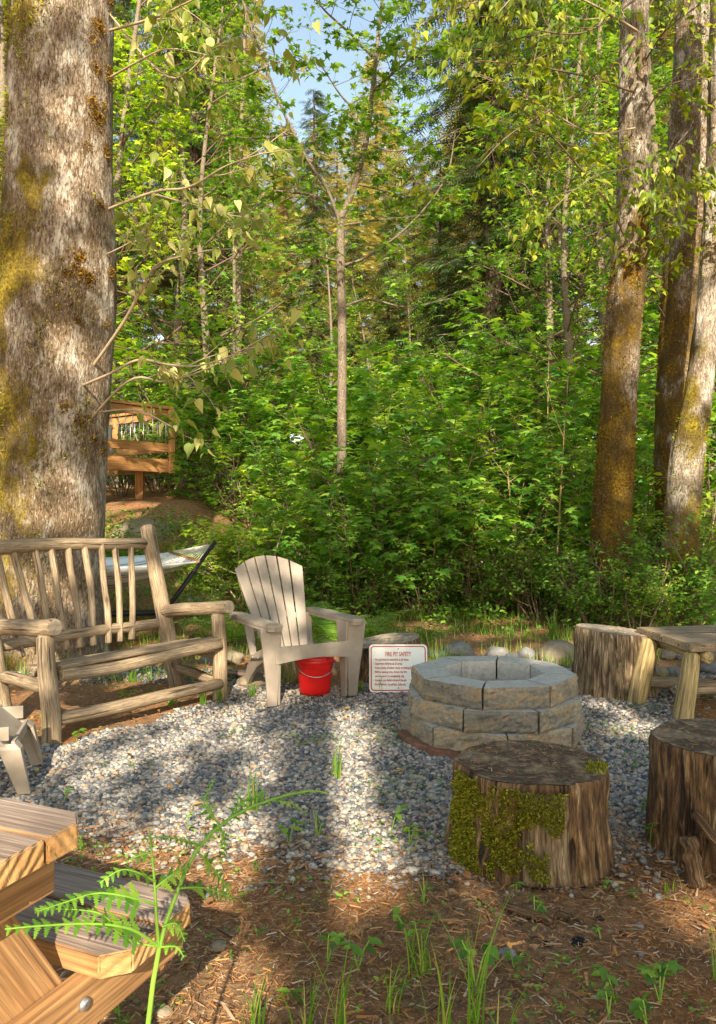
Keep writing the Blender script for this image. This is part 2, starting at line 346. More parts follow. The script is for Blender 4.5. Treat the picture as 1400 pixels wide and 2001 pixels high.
def stone_mat(name, a, b, c_, scale=8, bump=.5):
    m, t = newmat(name); v = coords(t, 'gc'); n = nz(t, v, scale, 8, .7, .3); n2 = nz(t, coords(t, 'gc', (1, 1, 1.8), (4, 4, 4)), scale * .55, 4, .6, 1.2)
    c = ramp(t, n, [(.3, a), (.55, b), (.75, c_)])
    out(t, (lambda col: pbr(t, col, .92, n, bump, .012, .2))(c)); return m
def block_mat():
    m, t = newmat('tan_grey_split_block'); v = coords(t, 'gc'); n = nz(t, v, 60, 8, .7); n2 = nz(t, coords(t, 'gc', (1, 1, 2.2), (4, 1, 4)), 7, 5, .62, .8)
    c = ramp(t, n2, [(.34, (.11, .10, .08)), (.45, (.21, .185, .14)), (.52, (.26, .23, .17)), (.57, (.42, .27, .12)), (.66, (.17, .165, .145))])
    c = mix(t, .38, c, ramp(t, n, [(.3, (.07, .06, .045)), (.5, (.26, .225, .17)), (.72, (.5, .44, .34))]))
    c = mix(t, 1.0, c, ramp(t, N(t, 'ObjectInfo').outputs['Random'], [(0, (.75, .76, .8)), (.5, (1, 1, 1)), (1, (1.22, 1.1, .95))]), 'MULTIPLY')
    sp = ramp(t, N(t, 'TexVoronoi', {'Vector': v, 'Scale': 130.0}).outputs['Distance'], [(0, 1), (.22, 0)])
    c = mix(t, math_(t, 'MULTIPLY', sp, .35), c, (.06, .055, .045))
    out(t, pbr(t, c, .93, math_(t, 'ADD', n, math_(t, 'MULTIPLY', n2, 2.0)), .8, .006, .15)); return m
M['block'] = block_mat()
M['blocktop'] = stone_mat('smooth_grey_block_top', (.28, .265, .23), (.41, .39, .34), (.53, .50, .44), 40, .25)
M['rock'] = stone_mat('grey_river_rock', (.10, .095, .09), (.17, .165, .15), (.27, .255, .23))
M['rocktan'] = stone_mat('tan_boulder', (.13, .10, .065), (.24, .19, .125), (.36, .30, .21))
M['brick'] = stone_mat('old_red_brick', (.10, .05, .03), (.2, .10, .065), (.28, .19, .14), 20)
M['charcoal'] = stone_mat('charcoal', (.006, .006, .006), (.015, .015, .015), (.04, .04, .04), 30)
M['plastic'] = flat_mat('taupe_plastic', (.30, .243, .183), .6, .14, 14, .10, dirt=(.175, .15, .115), coord='obj')
M['red'] = flat_mat('red_plastic', (.68, .012, .01), .38, .05, 10, .03, spec=.5)
M['black'] = flat_mat('black_plastic', (.02, .018, .02), .5)
M['steel'] = flat_mat('galvanised_steel', (.6, .6, .6), .35, .1, 20, .05, metal=.9)
M['signwhite'] = flat_mat('white_sign_enamel', (.68, .70, .64), .35, .04, 6, .02)
M['signred'] = flat_mat('red_sign_ink', (.5, .03, .015), .45, .05)
M['fabric'] = None
def fabric_mat():
    m, t = newmat('striped_hammock_fabric')
    u = N(t, 'SeparateXYZ', {0: N(t, 'Attribute', attribute_name='gc').outputs['Vector']}).outputs[0]
    s = math_(t, 'FRACT', math_(t, 'MULTIPLY', u, 5.5))
    c = ramp(t, s, [(0, (.78, .78, .76)), (.55, (.74, .75, .74)), (.56, (.22, .26, .3)), (.66, (.25, .29, .33)), (.67, (.75, .75, .74)), (.76, (.75, .75, .74)), (.77, (.35, .4, .44)), (.86, (.35, .4, .44)), (.87, (.78, .78, .76))], 'CONSTANT')
    out(t, pbr(t, c, .9, nz(t, coords(t, 'gc'), 80, 3), .2, .003)); return m
M['fabric'] = fabric_mat()
M['rope'] = flat_mat('white_cotton_rope', (.75, .7, .58), .9)
M['ash'] = stone_mat('fire_ash', (.03, .03, .03), (.1, .095, .09), (.25, .24, .23), 14)
M['roof'] = flat_mat('brown_shingle_roof', (.075, .055, .045), .9, .3, 10)
M['siding'] = flat_mat('dark_stained_siding', (.075, .07, .065), .8, .15, 6)
M['glassdark'] = flat_mat('dark_window_glass', (.02, .025, .03), .1)
M['pot'] = flat_mat('pale_glazed_pot', (.55, .54, .5), .4)

def ground_mat():
    m, t = newmat('forest_soil'); v = coords(t, 'pos')
    n = nz(t, v, 30, 8, .7); n2 = nz(t, v, 1.6, 4, .6); n3 = nz(t, coords(t, 'pos', (1, 1, 1), (9, 3, 0)), 4.5, 5, .6)
    c = ramp(t, n, [(.28, (.07, .042, .023)), (.46, (.24, .14, .07)), (.6, (.38, .22, .105)), (.76, (.5, .34, .2))])
    c = mix(t, ramp(t, n2, [(.45, 0), (.62, .7)]), c, mix(t, .7, c, (.34, .125, .035)))
    c = mix(t, ramp(t, n3, [(.52, 0), (.68, .55)]), c, (.10, .075, .055))
    out(t, pbr(t, c, .97, n, 1.0, .02, .1)); return m
def gravel_base():
    m, t = newmat('gravel_grit'); v = coords(t, 'pos')
    vo = N(t, 'TexVoronoi', {'Vector': v, 'Scale': 55.0}); c = ramp(t, N(t, 'SeparateColor', {0: vo.outputs['Color']}).outputs[0], [(0, (.05, .05, .055)), (.35, (.16, .16, .17)), (.6, (.28, .27, .25)), (.8, (.35, .28, .2)), (1, (.55, .53, .5))])
    out(t, pbr(t, c, .9, vo.outputs['Distance'], 1.0, .015, .2)); return m
def pebble_mat():
    m, t = newmat('river_pebbles'); g = N(t, 'NewGeometry')
    c = ramp(t, g.outputs['Random Per Island'], [(0, (.06, .062, .066)), (.2, (.125, .128, .132)), (.4, (.20, .195, .185)), (.56, (.30, .28, .245)), (.7, (.40, .325, .23)), (.8, (.29, .185, .11)), (.88, (.37, .33, .27)), (1, (.45, .42, .36))])
    n = nz(t, coords(t, 'pos'), 120, 4, .6); c = mix(t, 1.0, c, ramp(t, n, [(.3, .75), (.7, 1.2)]), 'MULTIPLY')
    out(t, pbr(t, c, .8, n, .3, .003, .3)); return m
def chip_mat():
    m, t = newmat('bark_chips_and_needles'); g = N(t, 'NewGeometry')
    c = ramp(t, g.outputs['Random Per Island'], [(0, (.06, .033, .018)), (.22, (.22, .11, .05)), (.5, (.46, .20, .065)), (.7, (.56, .27, .10)), (.82, (.34, .23, .14)), (.93, (.48, .33, .18)), (1, (.6, .5, .36))])
    out(t, pbr(t, c, .9, None, spec=.15)); return m
M['soil'] = ground_mat(); M['grit'] = gravel_base(); M['pebble'] = pebble_mat(); M['chip'] = chip_mat()

# ------------------------------------------------------------------ ground
def inpoly(x, y, poly):
    c = False; j = len(poly) - 1
    for i in range(len(poly)):
        xi, yi = poly[i]; xj, yj = poly[j]
        if (yi > y) != (yj > y) and x < (xj - xi) * (y - yi) / (yj - yi) + xi: c = not c
        j = i
    return c
GRAV = [(-2.4, 3.5), (-1.55, 3.12), (-1.05, 2.98), (-.6, 2.80), (-.32, 2.88), (.0, 2.72), (.25, 2.68), (.5, 2.72), (1.2, 2.78), (1.5, 2.72), (2.6, 2.75), (3.2, 3.2), (2.9, 4.35), (2.05, 4.6), (1.9, 4.95), (2.9, 5.5), (3.1, 6.2), (1.9, 6.1), (.9, 6.15), (.2, 5.6), (-.1, 5.45), (-.55, 5.6), (-.8, 6.05), (-1.6, 6.15), (-2.6, 6.5), (-3.2, 6.3), (-2.6, 5.9), (-1.75, 5.75), (-1.15, 5.5), (-.92, 5.1), (-1.25, 4.5), (-1.58, 4.1), (-2.0, 3.85)]
def gravel_at(x, y):
    n = mnoise.noise(Vector((x * 3.2, y * 3.2, 1))) * .18 + mnoise.noise(Vector((x * 11, y * 11, 4))) * .10
    n2 = mnoise.noise(Vector((x * 3.2, y * 3.2, 9))) * .14
    return inpoly(x + n, y + n2, GRAV)
xs = np.concatenate([np.linspace(-90, -8, 22), np.arange(-7.5, 7.6, .14), np.linspace(8, 90, 22)])
ys = np.concatenate([np.linspace(-30, -1, 12), np.arange(0, 18, .14), np.linspace(18.5, 120, 34)])
gv = [(x, y, terrain(x, y) + (.012 * mnoise.noise(Vector((x * 5, y * 5, 7))) if y < 18 else 0)) for y in ys for x in xs]
nx = len(xs); gf = [(j * nx + i, j * nx + i + 1, (j + 1) * nx + i + 1, (j + 1) * nx + i) for j in range(len(ys) - 1) for i in range(nx - 1)]
me = bpy.data.meshes.new('ground'); me.from_pydata(gv, [], gf); me.polygons.foreach_set('use_smooth', [True] * len(gf))
ground = finish('ground', me, M['soil'], None); tag(ground, kind='structure')
# gravel bed: irregular sheet above the soil
step = .05; gx = np.arange(-3.4, 3.4, step); gy = np.arange(2.5, 6.7, step)
idx = {}; vv = []; ff = []
def gvx(i, j):
    if (i, j) not in idx:
        x, y = gx[i], gy[j]; idx[(i, j)] = len(vv)
        vv.append((x, y, terrain(x, y) + .004 + .002 * mnoise.noise(Vector((x * 6, y * 6, 2)))))
    return idx[(i, j)]
for i in range(len(gx) - 1):
    for j in range(len(gy) - 1):
        if gravel_at(gx[i] + step / 2, gy[j] + step / 2): ff.append((gvx(i, j), gvx(i + 1, j), gvx(i + 1, j + 1), gvx(i, j + 1)))
me = bpy.data.meshes.new('gravel_bed'); me.from_pydata(vv, [], ff); tag(finish('gravel_bed', me, M['grit'], None), kind='structure')
# pebbles
nr = np.random.default_rng(5)
bm = bmesh.new(); bmesh.ops.create_icosphere(bm, subdivisions=1, radius=1); bm.verts.ensure_lookup_table()
ICO_V = [tuple(v.co) for v in bm.verts]; ICO_F = [tuple(v.index for v in f.verts) for f in bm.faces]; bm.free()
def frustum(x, y, m=.25): return abs(x) < y * .467 + m
P = []
while len(P) < 74000:
    y = nr.uniform(2.5, 6.6) if nr.random() < .55 else nr.uniform(2.5, 4.6); x = nr.uniform(-3.2, 3.2)
    if frustum(x, y) and (gravel_at(x, y) or (nr.random() < .55 and gravel_at(x, y + nr.exponential(.10)))) and (gravel_at(x, y - .05) or nr.random() < .6): P.append((x, y))
for k in range(1500):           # strays kicked out of the bed
    y = nr.uniform(1.9, 3.1); x = nr.uniform(-1.5, 1.5)
    if nr.random() < math.exp(-(2.85 - y) * 5.5) : P.append((x, y))
P = np.array(P); n = len(P); r = nr.lognormal(math.log(.0085), .34, n).clip(.004, .017)
Z = np.array([terrain(x, y) for x, y in P]); ing = np.array([gravel_at(x, y) for x, y in P])
Z = Z + np.where(ing, .007, .003) + r * nr.uniform(-.1, .5, n)
S = np.stack([r * nr.uniform(.85, 1.5, n), r * nr.uniform(.75, 1.1, n), r * nr.uniform(.5, .85, n)], 1)
def rand_rot(nr, n, tilt=.4):
    a = nr.uniform(0, 2 * PI, n); R = np.zeros((n, 3, 3)); R[:, 0, 0] = np.cos(a); R[:, 0, 1] = -np.sin(a); R[:, 1, 0] = np.sin(a); R[:, 1, 1] = np.cos(a); R[:, 2, 2] = 1
    b = nr.normal(0, tilt, n); T = np.zeros((n, 3, 3)); T[:, 0, 0] = 1; T[:, 1, 1] = np.cos(b); T[:, 1, 2] = -np.sin(b); T[:, 2, 1] = np.sin(b); T[:, 2, 2] = np.cos(b)
    return R @ T
g = scatter('gravel', ICO_V, ICO_F, np.column_stack([P, Z]), rand_rot(nr, n), S, M['pebble'], smooth=True); tag(g, 'grey and tan river pebbles spread around the fire pit', 'gravel', kind='stuff')
# bark chips, needles, splinters
CH_V = [(-.5, -.08, 0), (.5, -.06, 0), (.5, .05, .03), (-.5, .08, .02), (0, 0, .10)]; CH_F = [(0, 1, 4), (1, 2, 4), (2, 3, 4), (3, 0, 4)]
P = []
while len(P) < 90000:
    y = nr.uniform(1.6, 3.2) if nr.random() < .68 else nr.uniform(3.2, 9.5); x = nr.uniform(-5, 5)
    if frustum(x, y) and (not gravel_at(x, y) or nr.random() < (.9 if not gravel_at(x, y - .06) else (.45 if not gravel_at(x, y - .18) else .13))): P.append((x, y))
P = np.array(P); n = len(P); L = nr.lognormal(math.log(.0125), .55, n).clip(.004, .07)
Z = np.array([terrain(x, y) + (.014 if gravel_at(x, y) else .006) for x, y in P]) + nr.uniform(0, .010, n)
S = np.stack([L, L * nr.uniform(.25, 1.1, n), L * nr.uniform(.3, 1.0, n)], 1)
tag(scatter('bark_litter', CH_V, CH_F, np.column_stack([P, Z]), rand_rot(nr, n, .25), S, M['chip']), 'brown bark chips and dead needles covering the soil', 'bark litter', kind='stuff')

def leaf_litter_mat():
    m, t = newmat('fallen_brown_leaves'); g = N(t, 'NewGeometry')
    c = ramp(t, g.outputs['Random Per Island'], [(0, (.10, .045, .02)), (.4, (.26, .12, .04)), (.7, (.42, .22, .06)), (.9, (.5, .34, .12)), (1, (.28, .32, .08))])
    out(t, pbr(t, c, .8, None, spec=.2)); return m
P = []
while len(P) < 420:
    y = nr.uniform(1.7, 8.5); x = nr.uniform(-3.5, 3.5)
    if frustum(x, y) and not (.2 < x < 1.3 and 3.7 < y < 4.9): P.append((x, y, terrain(x, y) + .034))
n = len(P); tag(scatter('fallen_leaves', OV_V, OV_F, np.array(P), rots(nr, n, .35, None, 0), nr.uniform(.018, .05, n), leaf_litter_mat()), 'dry fallen leaves scattered over gravel and soil', 'fallen leaves', kind='stuff')

# ------------------------------------------------------------------ rocks
def rock(px, py, wpx, hratio, label, mat='rock', seed=0, z=0.0, depth=1.0, name='rock', group='river rocks lining the gravel', d=None):
    p = G(px, py, z) if d is None else Wp(px, py, d); rr = wpx / 2 * p.y / F
    bm = bmesh.new(); bmesh.ops.create_icosphere(bm, subdivisions=4, radius=1)
    for v in bm.verts:
        q = v.co; k = 1 + .20 * mnoise.noise(q * 1.1 + Vector((seed * 3.1, 0, 0))) + .05 * mnoise.noise(q * 3.5 + Vector((seed, 9, 0)))
        v.co = Vector((q.x * k * rr, q.y * k * rr * depth, q.z * k * rr * hratio))
    mb = MB(seed); mb.addbm(bm, p + Vector((0, rr * depth * .8, rr * hratio * .62)), off=Vector((seed * 1.7, seed, 0)), smooth=True)
    o = mb.build(name, M[mat], None, p + Vector((0, rr * depth * .8, 0))); tag(o, label, 'rock', group); return o
rock(900, 1288, 58, .65, 'pale grey rounded rock just behind the back left rim of the fire pit', seed=1)
rock(860, 1289, 44, .5, 'dark grey low rock beside the top right corner of the safety sign', seed=2)
rock(976, 1288, 46, .6, 'mid grey rock peeking over the middle of the fire pit rim', seed=3)
rock(1006, 1291, 30, .6, 'small dull rock squeezed between two larger rocks behind the fire pit', seed=4)
rock(1032, 1292, 36, .85, 'upright egg shaped grey rock behind the right side of the fire pit', seed=5)
rock(1097, 1296, 80, .62, 'largest brown grey boulder between the fire pit and the tall stump', 'rocktan', 6, depth=.7)
rock(1150, 1318, 26, .5, 'flat grey stone at the foot of the tall cracked stump', seed=7)
rock(640, 1283, 62, .5, 'brown mossy boulder seen behind the plastic chair seat', 'rocktan', 8)
rock(452, 1298, 44, .7, 'round brown stone on the gravel edge between log bench and chair', 'rocktan', 9)
rock(405, 1300, 34, .7, 'blue grey stone behind the bench armrest post', seed=10)
rock(490, 1345, 60, .45, 'flat pale stone under the back leg of the plastic chair', 'rocktan', 11)
rock(325, 1242, 40, .6, 'dark blue grey stone behind the bench back post', seed=12)
rock(1312, 1290, 30, .8, 'brown stone behind the slab bench, left of its front leg', 'rocktan', 13)
rock(1335, 1290, 34, .65, 'pale grey stone touching the slab bench front leg', seed=14)
rock(1385, 1290, 40, .6, 'grey stone right of the slab bench leg', seed=15)
rock(1290, 1326, 40, .7, 'tan stone low down between the slab bench legs', 'rocktan', 16)
rock(1322, 1322, 32, .7, 'dark mossy stone under the slab bench', seed=17)
rock(1392, 1318, 50, .6, 'broad pale stone at the right edge under the slab bench', seed=18)
GR = 'boulders on the bank below the deck'
rock(262, 1092, 130, .75, 'big tan boulder under the deck footing', 'rocktan', 20, z=.62, group=GR, name='boulder')
rock(300, 1150, 90, .8, 'shaded boulder beneath the hammock', 'rocktan', 21, z=.2, group=GR, name='boulder')
rock(398, 1138, 52, .8, 'upright brown boulder right of the hammock pole', 'rocktan', 22, z=.35, group=GR, name='boulder')
rock(440, 1135, 50, .7, 'boulder half hidden by leaves behind the plastic chair', 'rocktan', 23, z=.35, group=GR, name='boulder')
rock(375, 1185, 64, .35, 'flat sunlit stone in the moss below the hammock pole', 'rocktan', 24, z=.16, group=GR, name='boulder')
rock(335, 1045, 60, .6, 'dark rock at the top of the bank near the deck', 'rock', 25, z=.85, group=GR, name='boulder')
rock(250, 1210, 50, .5, 'mossy stone behind the bench slats', 'rocktan', 26, z=.05, group=GR, name='boulder')
GD = 'small stones by the front stump'
for k, (px, py, wp, lb) in enumerate([(905, 1640, 15, 'small slate blue stone highest of the cluster left of the mossy stump'), (890, 1665, 18, 'slate blue stone in the middle of the cluster left of the mossy stump'),
        (915, 1672, 30, 'largest dark stone against the mossy stump foot'), (893, 1690, 22, 'blue stone at the lower end of the cluster by the mossy stump'), (810, 1672, 16, 'pale green grey pebble alone on the gravel edge')]):
    rock(px, py, wp, .6, lb, 'rock', 30 + k, group=GD)
rock(425, 1862, 34, .55, 'pale yellow cut stone lying in the sun by the picnic bench', 'rocktan', 40, group='loose stones in the soil')
rock(318, 1992, 34, .5, 'rough tan stone at the bottom edge near the fern stem', 'rocktan', 41, group='loose stones in the soil')
rock(677, 1700, 16, .7, 'bright white stone chip in the sunlit strip', 'rock', 42, group='loose stones in the soil')
rock(1253, 1815, 20, .5, 'smooth grey pebble on brown soil at lower right', 'rock', 43, group='loose stones in the soil')
rock(995, 1878, 36, .5, 'greenish grey stone beside a seedling in the foreground', 'rock', 44, group='loose stones in the soil')
for k, (px, py, wp, lb) in enumerate([(1143, 1740, 14, 'charcoal bit nearest the mossy stump'), (1175, 1800, 16, 'charcoal bit above the long black charcoal chunk'), (1218, 1830, 16, 'charcoal bit right of the long black chunk'),
        (1135, 1850, 30, 'long black charcoal chunk in the soil'), (1070, 1850, 18, 'charcoal lump left of the long black chunk'), (1305, 1818, 12, 'charcoal crumb at the right of the soil')]):
    o = rock(px, py, wp, .4, lb, 'charcoal', 50 + k, name='charcoal', group='charcoal bits in the soil'); o['category'] = 'charcoal'

# ------------------------------------------------------------------ stumps
def stump(name, label, c, r, h, seed, tilt=(0, 0), flare=.08, mat='stumpbark', topmat='endgrain', sq=1.0, ridge=.045, group='tree stumps used as seats'):
    t = thing(name, label, 'stump', c, group)
    n = 144; rings = 26; b = MB(seed); off = Vector((seed * 5.3, 0, 0)); prof = []
    for i in range(rings + 1):
        zz = i / rings
        for k in range(n):
            a = 2 * PI * k / n; ca, sa = math.cos(a), math.sin(a)
            rr = r * (1 + flare * (1 - zz) ** 3)
            rr *= 1 + .05 * mnoise.noise(Vector((ca, sa, zz * .4)) * 1.4 + off) + .05 * mnoise.noise(Vector((ca * 3, sa * 3, zz * .6)) + off) + .03 * mnoise.noise(Vector((ca * 1.5, sa * 1.5, zz * 2.5)) + off)
            g1 = mnoise.noise(Vector((ca * 6, sa * 6, zz * 1.3)) + off); g2 = mnoise.noise(Vector((ca * 16, sa * 16, zz * 3)) + off); g3 = mnoise.noise(Vector((ca * 34, sa * 34, zz * 6)) + off)
            rr += r * ridge * (1.5 * min(.25, abs(g1) * 1.6) - .25 + .8 * g2 + .5 * g3)
            if i == rings: rr -= .006
            z = h * zz + (tilt[0] * ca + tilt[1] * sa) * r * zz
            b.v.append(Vector((ca * rr, sa * rr * sq, z - (0.03 if i == 0 else 0)))); b.g.append(Vector((ca * r, sa * r, z)) + off)
            if i == rings: prof.append(rr)
    for i in range(rings):
        for k in range(n):
            q = i * n + k; q2 = i * n + (k + 1) % n; b.f.append((q, q2, q2 + n, q + n)); b.sm.append(True)
    b.build('bark', M[mat], t)
    tp = MB(seed); m = 14
    for j in range(m + 1):
        f = 1 - j / m
        for k in range(n):
            a = 2 * PI * k / n; ca, sa = math.cos(a), math.sin(a); rr = prof[k] * f
            z = h + (tilt[0] * ca + tilt[1] * sa) * rr + .002 + (.010 * mnoise.noise(Vector((ca * rr, sa * rr, 0)) * 14 + off) + .005 * mnoise.noise(Vector((ca * rr * 4, sa * rr, 0)) * 14 + off)) * (1 if j else 0)
            tp.v.append(Vector((ca * rr, sa * rr * sq, z))); tp.g.append(Vector((ca * rr, sa * rr, 0)) + Vector((.02, .01, 0)))
    for j in range(m):
        for k in range(n):
            q = j * n + k; q2 = j * n + (k + 1) % n; tp.f.append((q, q2, q2 + n, q + n)); tp.sm.append(True)
    tp.build('cut_top', M[topmat], t)
    return t
def moss_patch(parent, pts, nrm, mat, size, seed, name='moss'):
    nr = np.random.default_rng(seed); n = len(pts); nrm = np.array(nrm)
    Y = nrm + nr.normal(0, .55, (n, 3)); Y[:, 2] += .25; Y /= np.linalg.norm(Y, axis=1)[:, None]
    A = nr.normal(0, 1, (n, 3)); Z = np.cross(Y, A); Z /= np.linalg.norm(Z, axis=1)[:, None]; X = np.cross(Y, Z)
    o = scatter(name, [(-.28, 0, 0), (.28, 0, 0), (.1, .7, .1), (0, 1, 0)], [(0, 1, 2, 3)], pts, np.stack([X, Y, Z], 2), nr.uniform(.5, 1.3, n) * size, mat, parent); o['kind'] = 'stuff'; return o
front = stump('tree_stump', 'front low stump with thick green moss on its left side', (.632, 2.82, 0), .274, .335, 3, tilt=(.0, -.02), flare=.10, mat='stumpwood')
nr = np.random.default_rng(8); pts = []; nm = []
while len(pts) < 16000:
    a = rad(nr.uniform(175, 285)); z = nr.uniform(.02, .325)
    m1 = mnoise.noise(Vector((a * 3.2, z * 9, 3))) + .5 * mnoise.noise(Vector((a * 9, z * 25, 3)))
    side = 1 - abs((math.degrees(a) - 232) / 52) ** 3 - max(0, (.15 - z)) * (6 if math.degrees(a) > 222 else 0)
    if math.degrees(a) > 279 + 9 * mnoise.noise(Vector((z * 14, 1, 1))) or m1 * 1.15 + side < .42: continue
    rr = .274 * (1 + .10 * (1 - z / .335) ** 3) * 1.0 + nr.uniform(.004, .015) + (.020 if math.degrees(a) > 251 else 0)
    pts.append((math.cos(a) * rr, math.sin(a) * rr, z)); nm.append((math.cos(a), math.sin(a), 0))
moss_patch(front, pts, nm, LF['moss'], .0095, 4)
pts = []; nm = []
for k in range(500):
    a = rad(nr.uniform(325, 352)); rr = nr.uniform(.2, .272); pts.append((math.cos(a) * rr, math.sin(a) * rr, .338)); nm.append((0, 0, 1))
moss_patch(front, pts, nm, LF['moss'], .012, 5, 'top_moss')
def litter_top(parent, r, z, n, seed):
    nr = np.random.default_rng(seed); a = nr.uniform(0, 2 * PI, n); q = r * np.sqrt(nr.uniform(0, .93, n)); L_ = nr.uniform(.006, .035, n)
    o = scatter('litter', CH_V, CH_F, np.column_stack([np.cos(a) * q, np.sin(a) * q, np.full(n, z)]), rand_rot(nr, n, .15), np.stack([L_, L_ * nr.uniform(.1, .6, n), L_ * .3], 1), M['chip'], parent); o['kind'] = 'stuff'
litter_top(front, .27, .345, 900, 3)
# bark plate left on the front face
bp = MB(9); off = Vector((1, 2, 3))
for i in range(13):
    for j in range(15):
        a = rad(252 + i * 2.6 + (2.5 * mnoise.noise(Vector((j * .6, 0, 5))) if i == 12 else 0)); z = .02 + j * .0205
        rr = .274 * (1 + .10 * (1 - z / .335) ** 3) + .010 + .006 * mnoise.noise(Vector((a * 14, z * 8, 2)))
        bp.v.append(Vector((math.cos(a) * rr, math.sin(a) * rr, z))); bp.g.append(Vector((a * .28, 0, z)) + off)
for i in range(12):
    for j in range(14):
        q = i * 15 + j; bp.f.append((q, q + 15, q + 16, q + 1)); bp.sm.append(True)
bo = bp.build('bark_plate', M['stumpbark'], front); md = bo.modifiers.new('s', 'SOLIDIFY'); md.thickness = .014
rs = stump('tree_stump', 'split dry stump cut off by the right edge of the photo, in front', (1.40, 2.86, 0), .29, .405, 11, flare=.05, mat='stumpwood', tilt=(0, -.02))
litter_top(rs, .265, .414, 500, 5)
bs = stump('tree_stump', 'tall cracked stump with pale bare patch beside the slab bench', (1.78, 5.33, 0), .26, .43, 17, tilt=(-.10, .0), flare=.10, mat='stumpbark', topmat='endgrain_grey', sq=.9)
ls = stump('tree_stump', 'low sunlit stump behind the fire pit safety sign', (.21, 5.86, 0), .265, .27, 23, tilt=(.14, .03), flare=.12, mat='stumpwood', topmat='endgrain_grey', sq=.9)
# bark slabs and sticks
def slab(label, p0, p1, w0, w1, th, seed, mat='stumpwood', name='bark_slab', cat='bark'):
    p0 = Vector(p0); p1 = Vector(p1); b = MB(seed); m = 14; n = 10; D = (p1 - p0); X, Y = basis(D)
    pts = [p0 + D * (i / m) + X * .02 * mnoise.noise(Vector((i * .4, seed, 0))) for i in range(m + 1)]
    off = Vector((seed, seed, 0)); b0 = 0
    for i, p in enumerate(pts):
        f = i / m; wd = (w0 + (w1 - w0) * f) * (1 + .15 * mnoise.noise(Vector((f * 3, seed, 2)))) * (.8 if i in (0, m) else 1)
        for k in range(n):
            a = 2 * PI * k / n; q = X * math.cos(a) * wd / 2 + Y * math.sin(a) * th / 2 * (1 + .5 * mnoise.noise(Vector((k, f * 6, seed))))
            b.v.append(p + q); b.g.append(Vector((math.cos(a) * wd, math.sin(a) * th, f * D.length)) + off)
    for i in range(m):
        for k in range(n):
            q = i * n + k; q2 = i * n + (k + 1) % n; b.f.append((q, q2, q2 + n, q + n)); b.sm.append(True)
    b.f.append(tuple(range(n - 1, -1, -1))); b.sm.append(False); b.f.append(tuple(m * n + k for k in range(n))); b.sm.append(False)
    o = b.build(name, M[mat], None, p0); return tag(o, label, cat)
slab('long twisted strip of bark peeling off the right hand stump', (1.15, 2.63, .22), (1.31, 2.50, .01), .04, .10, .03, 3)
slab('grey rotten wood chunk standing upright at the foot of the right stump', G(1362, 1735), G(1362, 1735) + Vector((-.01, .05, .15)), .085, .06, .06, 5, 'stumpwood', 'wood_chunk', 'wood')
slab('thick brown stick lying on the soil below the mossy stump', G(985, 1770, .015), G(1085, 1800, .015), .035, .02, .03, 7, name='stick', cat='stick')
slab('flat broken stick next to the thick stick below the mossy stump', G(1090, 1785, .012), G(1140, 1803, .012), .04, .02, .02, 8, name='stick', cat='stick')
slab('pale straight splinter in the foreground soil', G(1020, 1925, .01), G(1068, 1928, .01), .012, .008, .01, 9, 'logy', 'stick', 'stick')
slab('thin pale twig near the mossy stump on the right', G(1175, 1722, .01), G(1222, 1725, .015), .01, .006, .01, 10, 'logy', 'stick', 'stick')
slab('orange bark flake in the sunny foreground', G(690, 1825, .01), G(720, 1805, .01), .03, .02, .01, 11, 'cedar', 'stick', 'stick')
slab('weathered grey board lying on the gravel behind the bench armrest', G(440, 1312, .05), G(512, 1318, .05), .1, .1, .04, 12, 'greyplank', 'board', 'board')

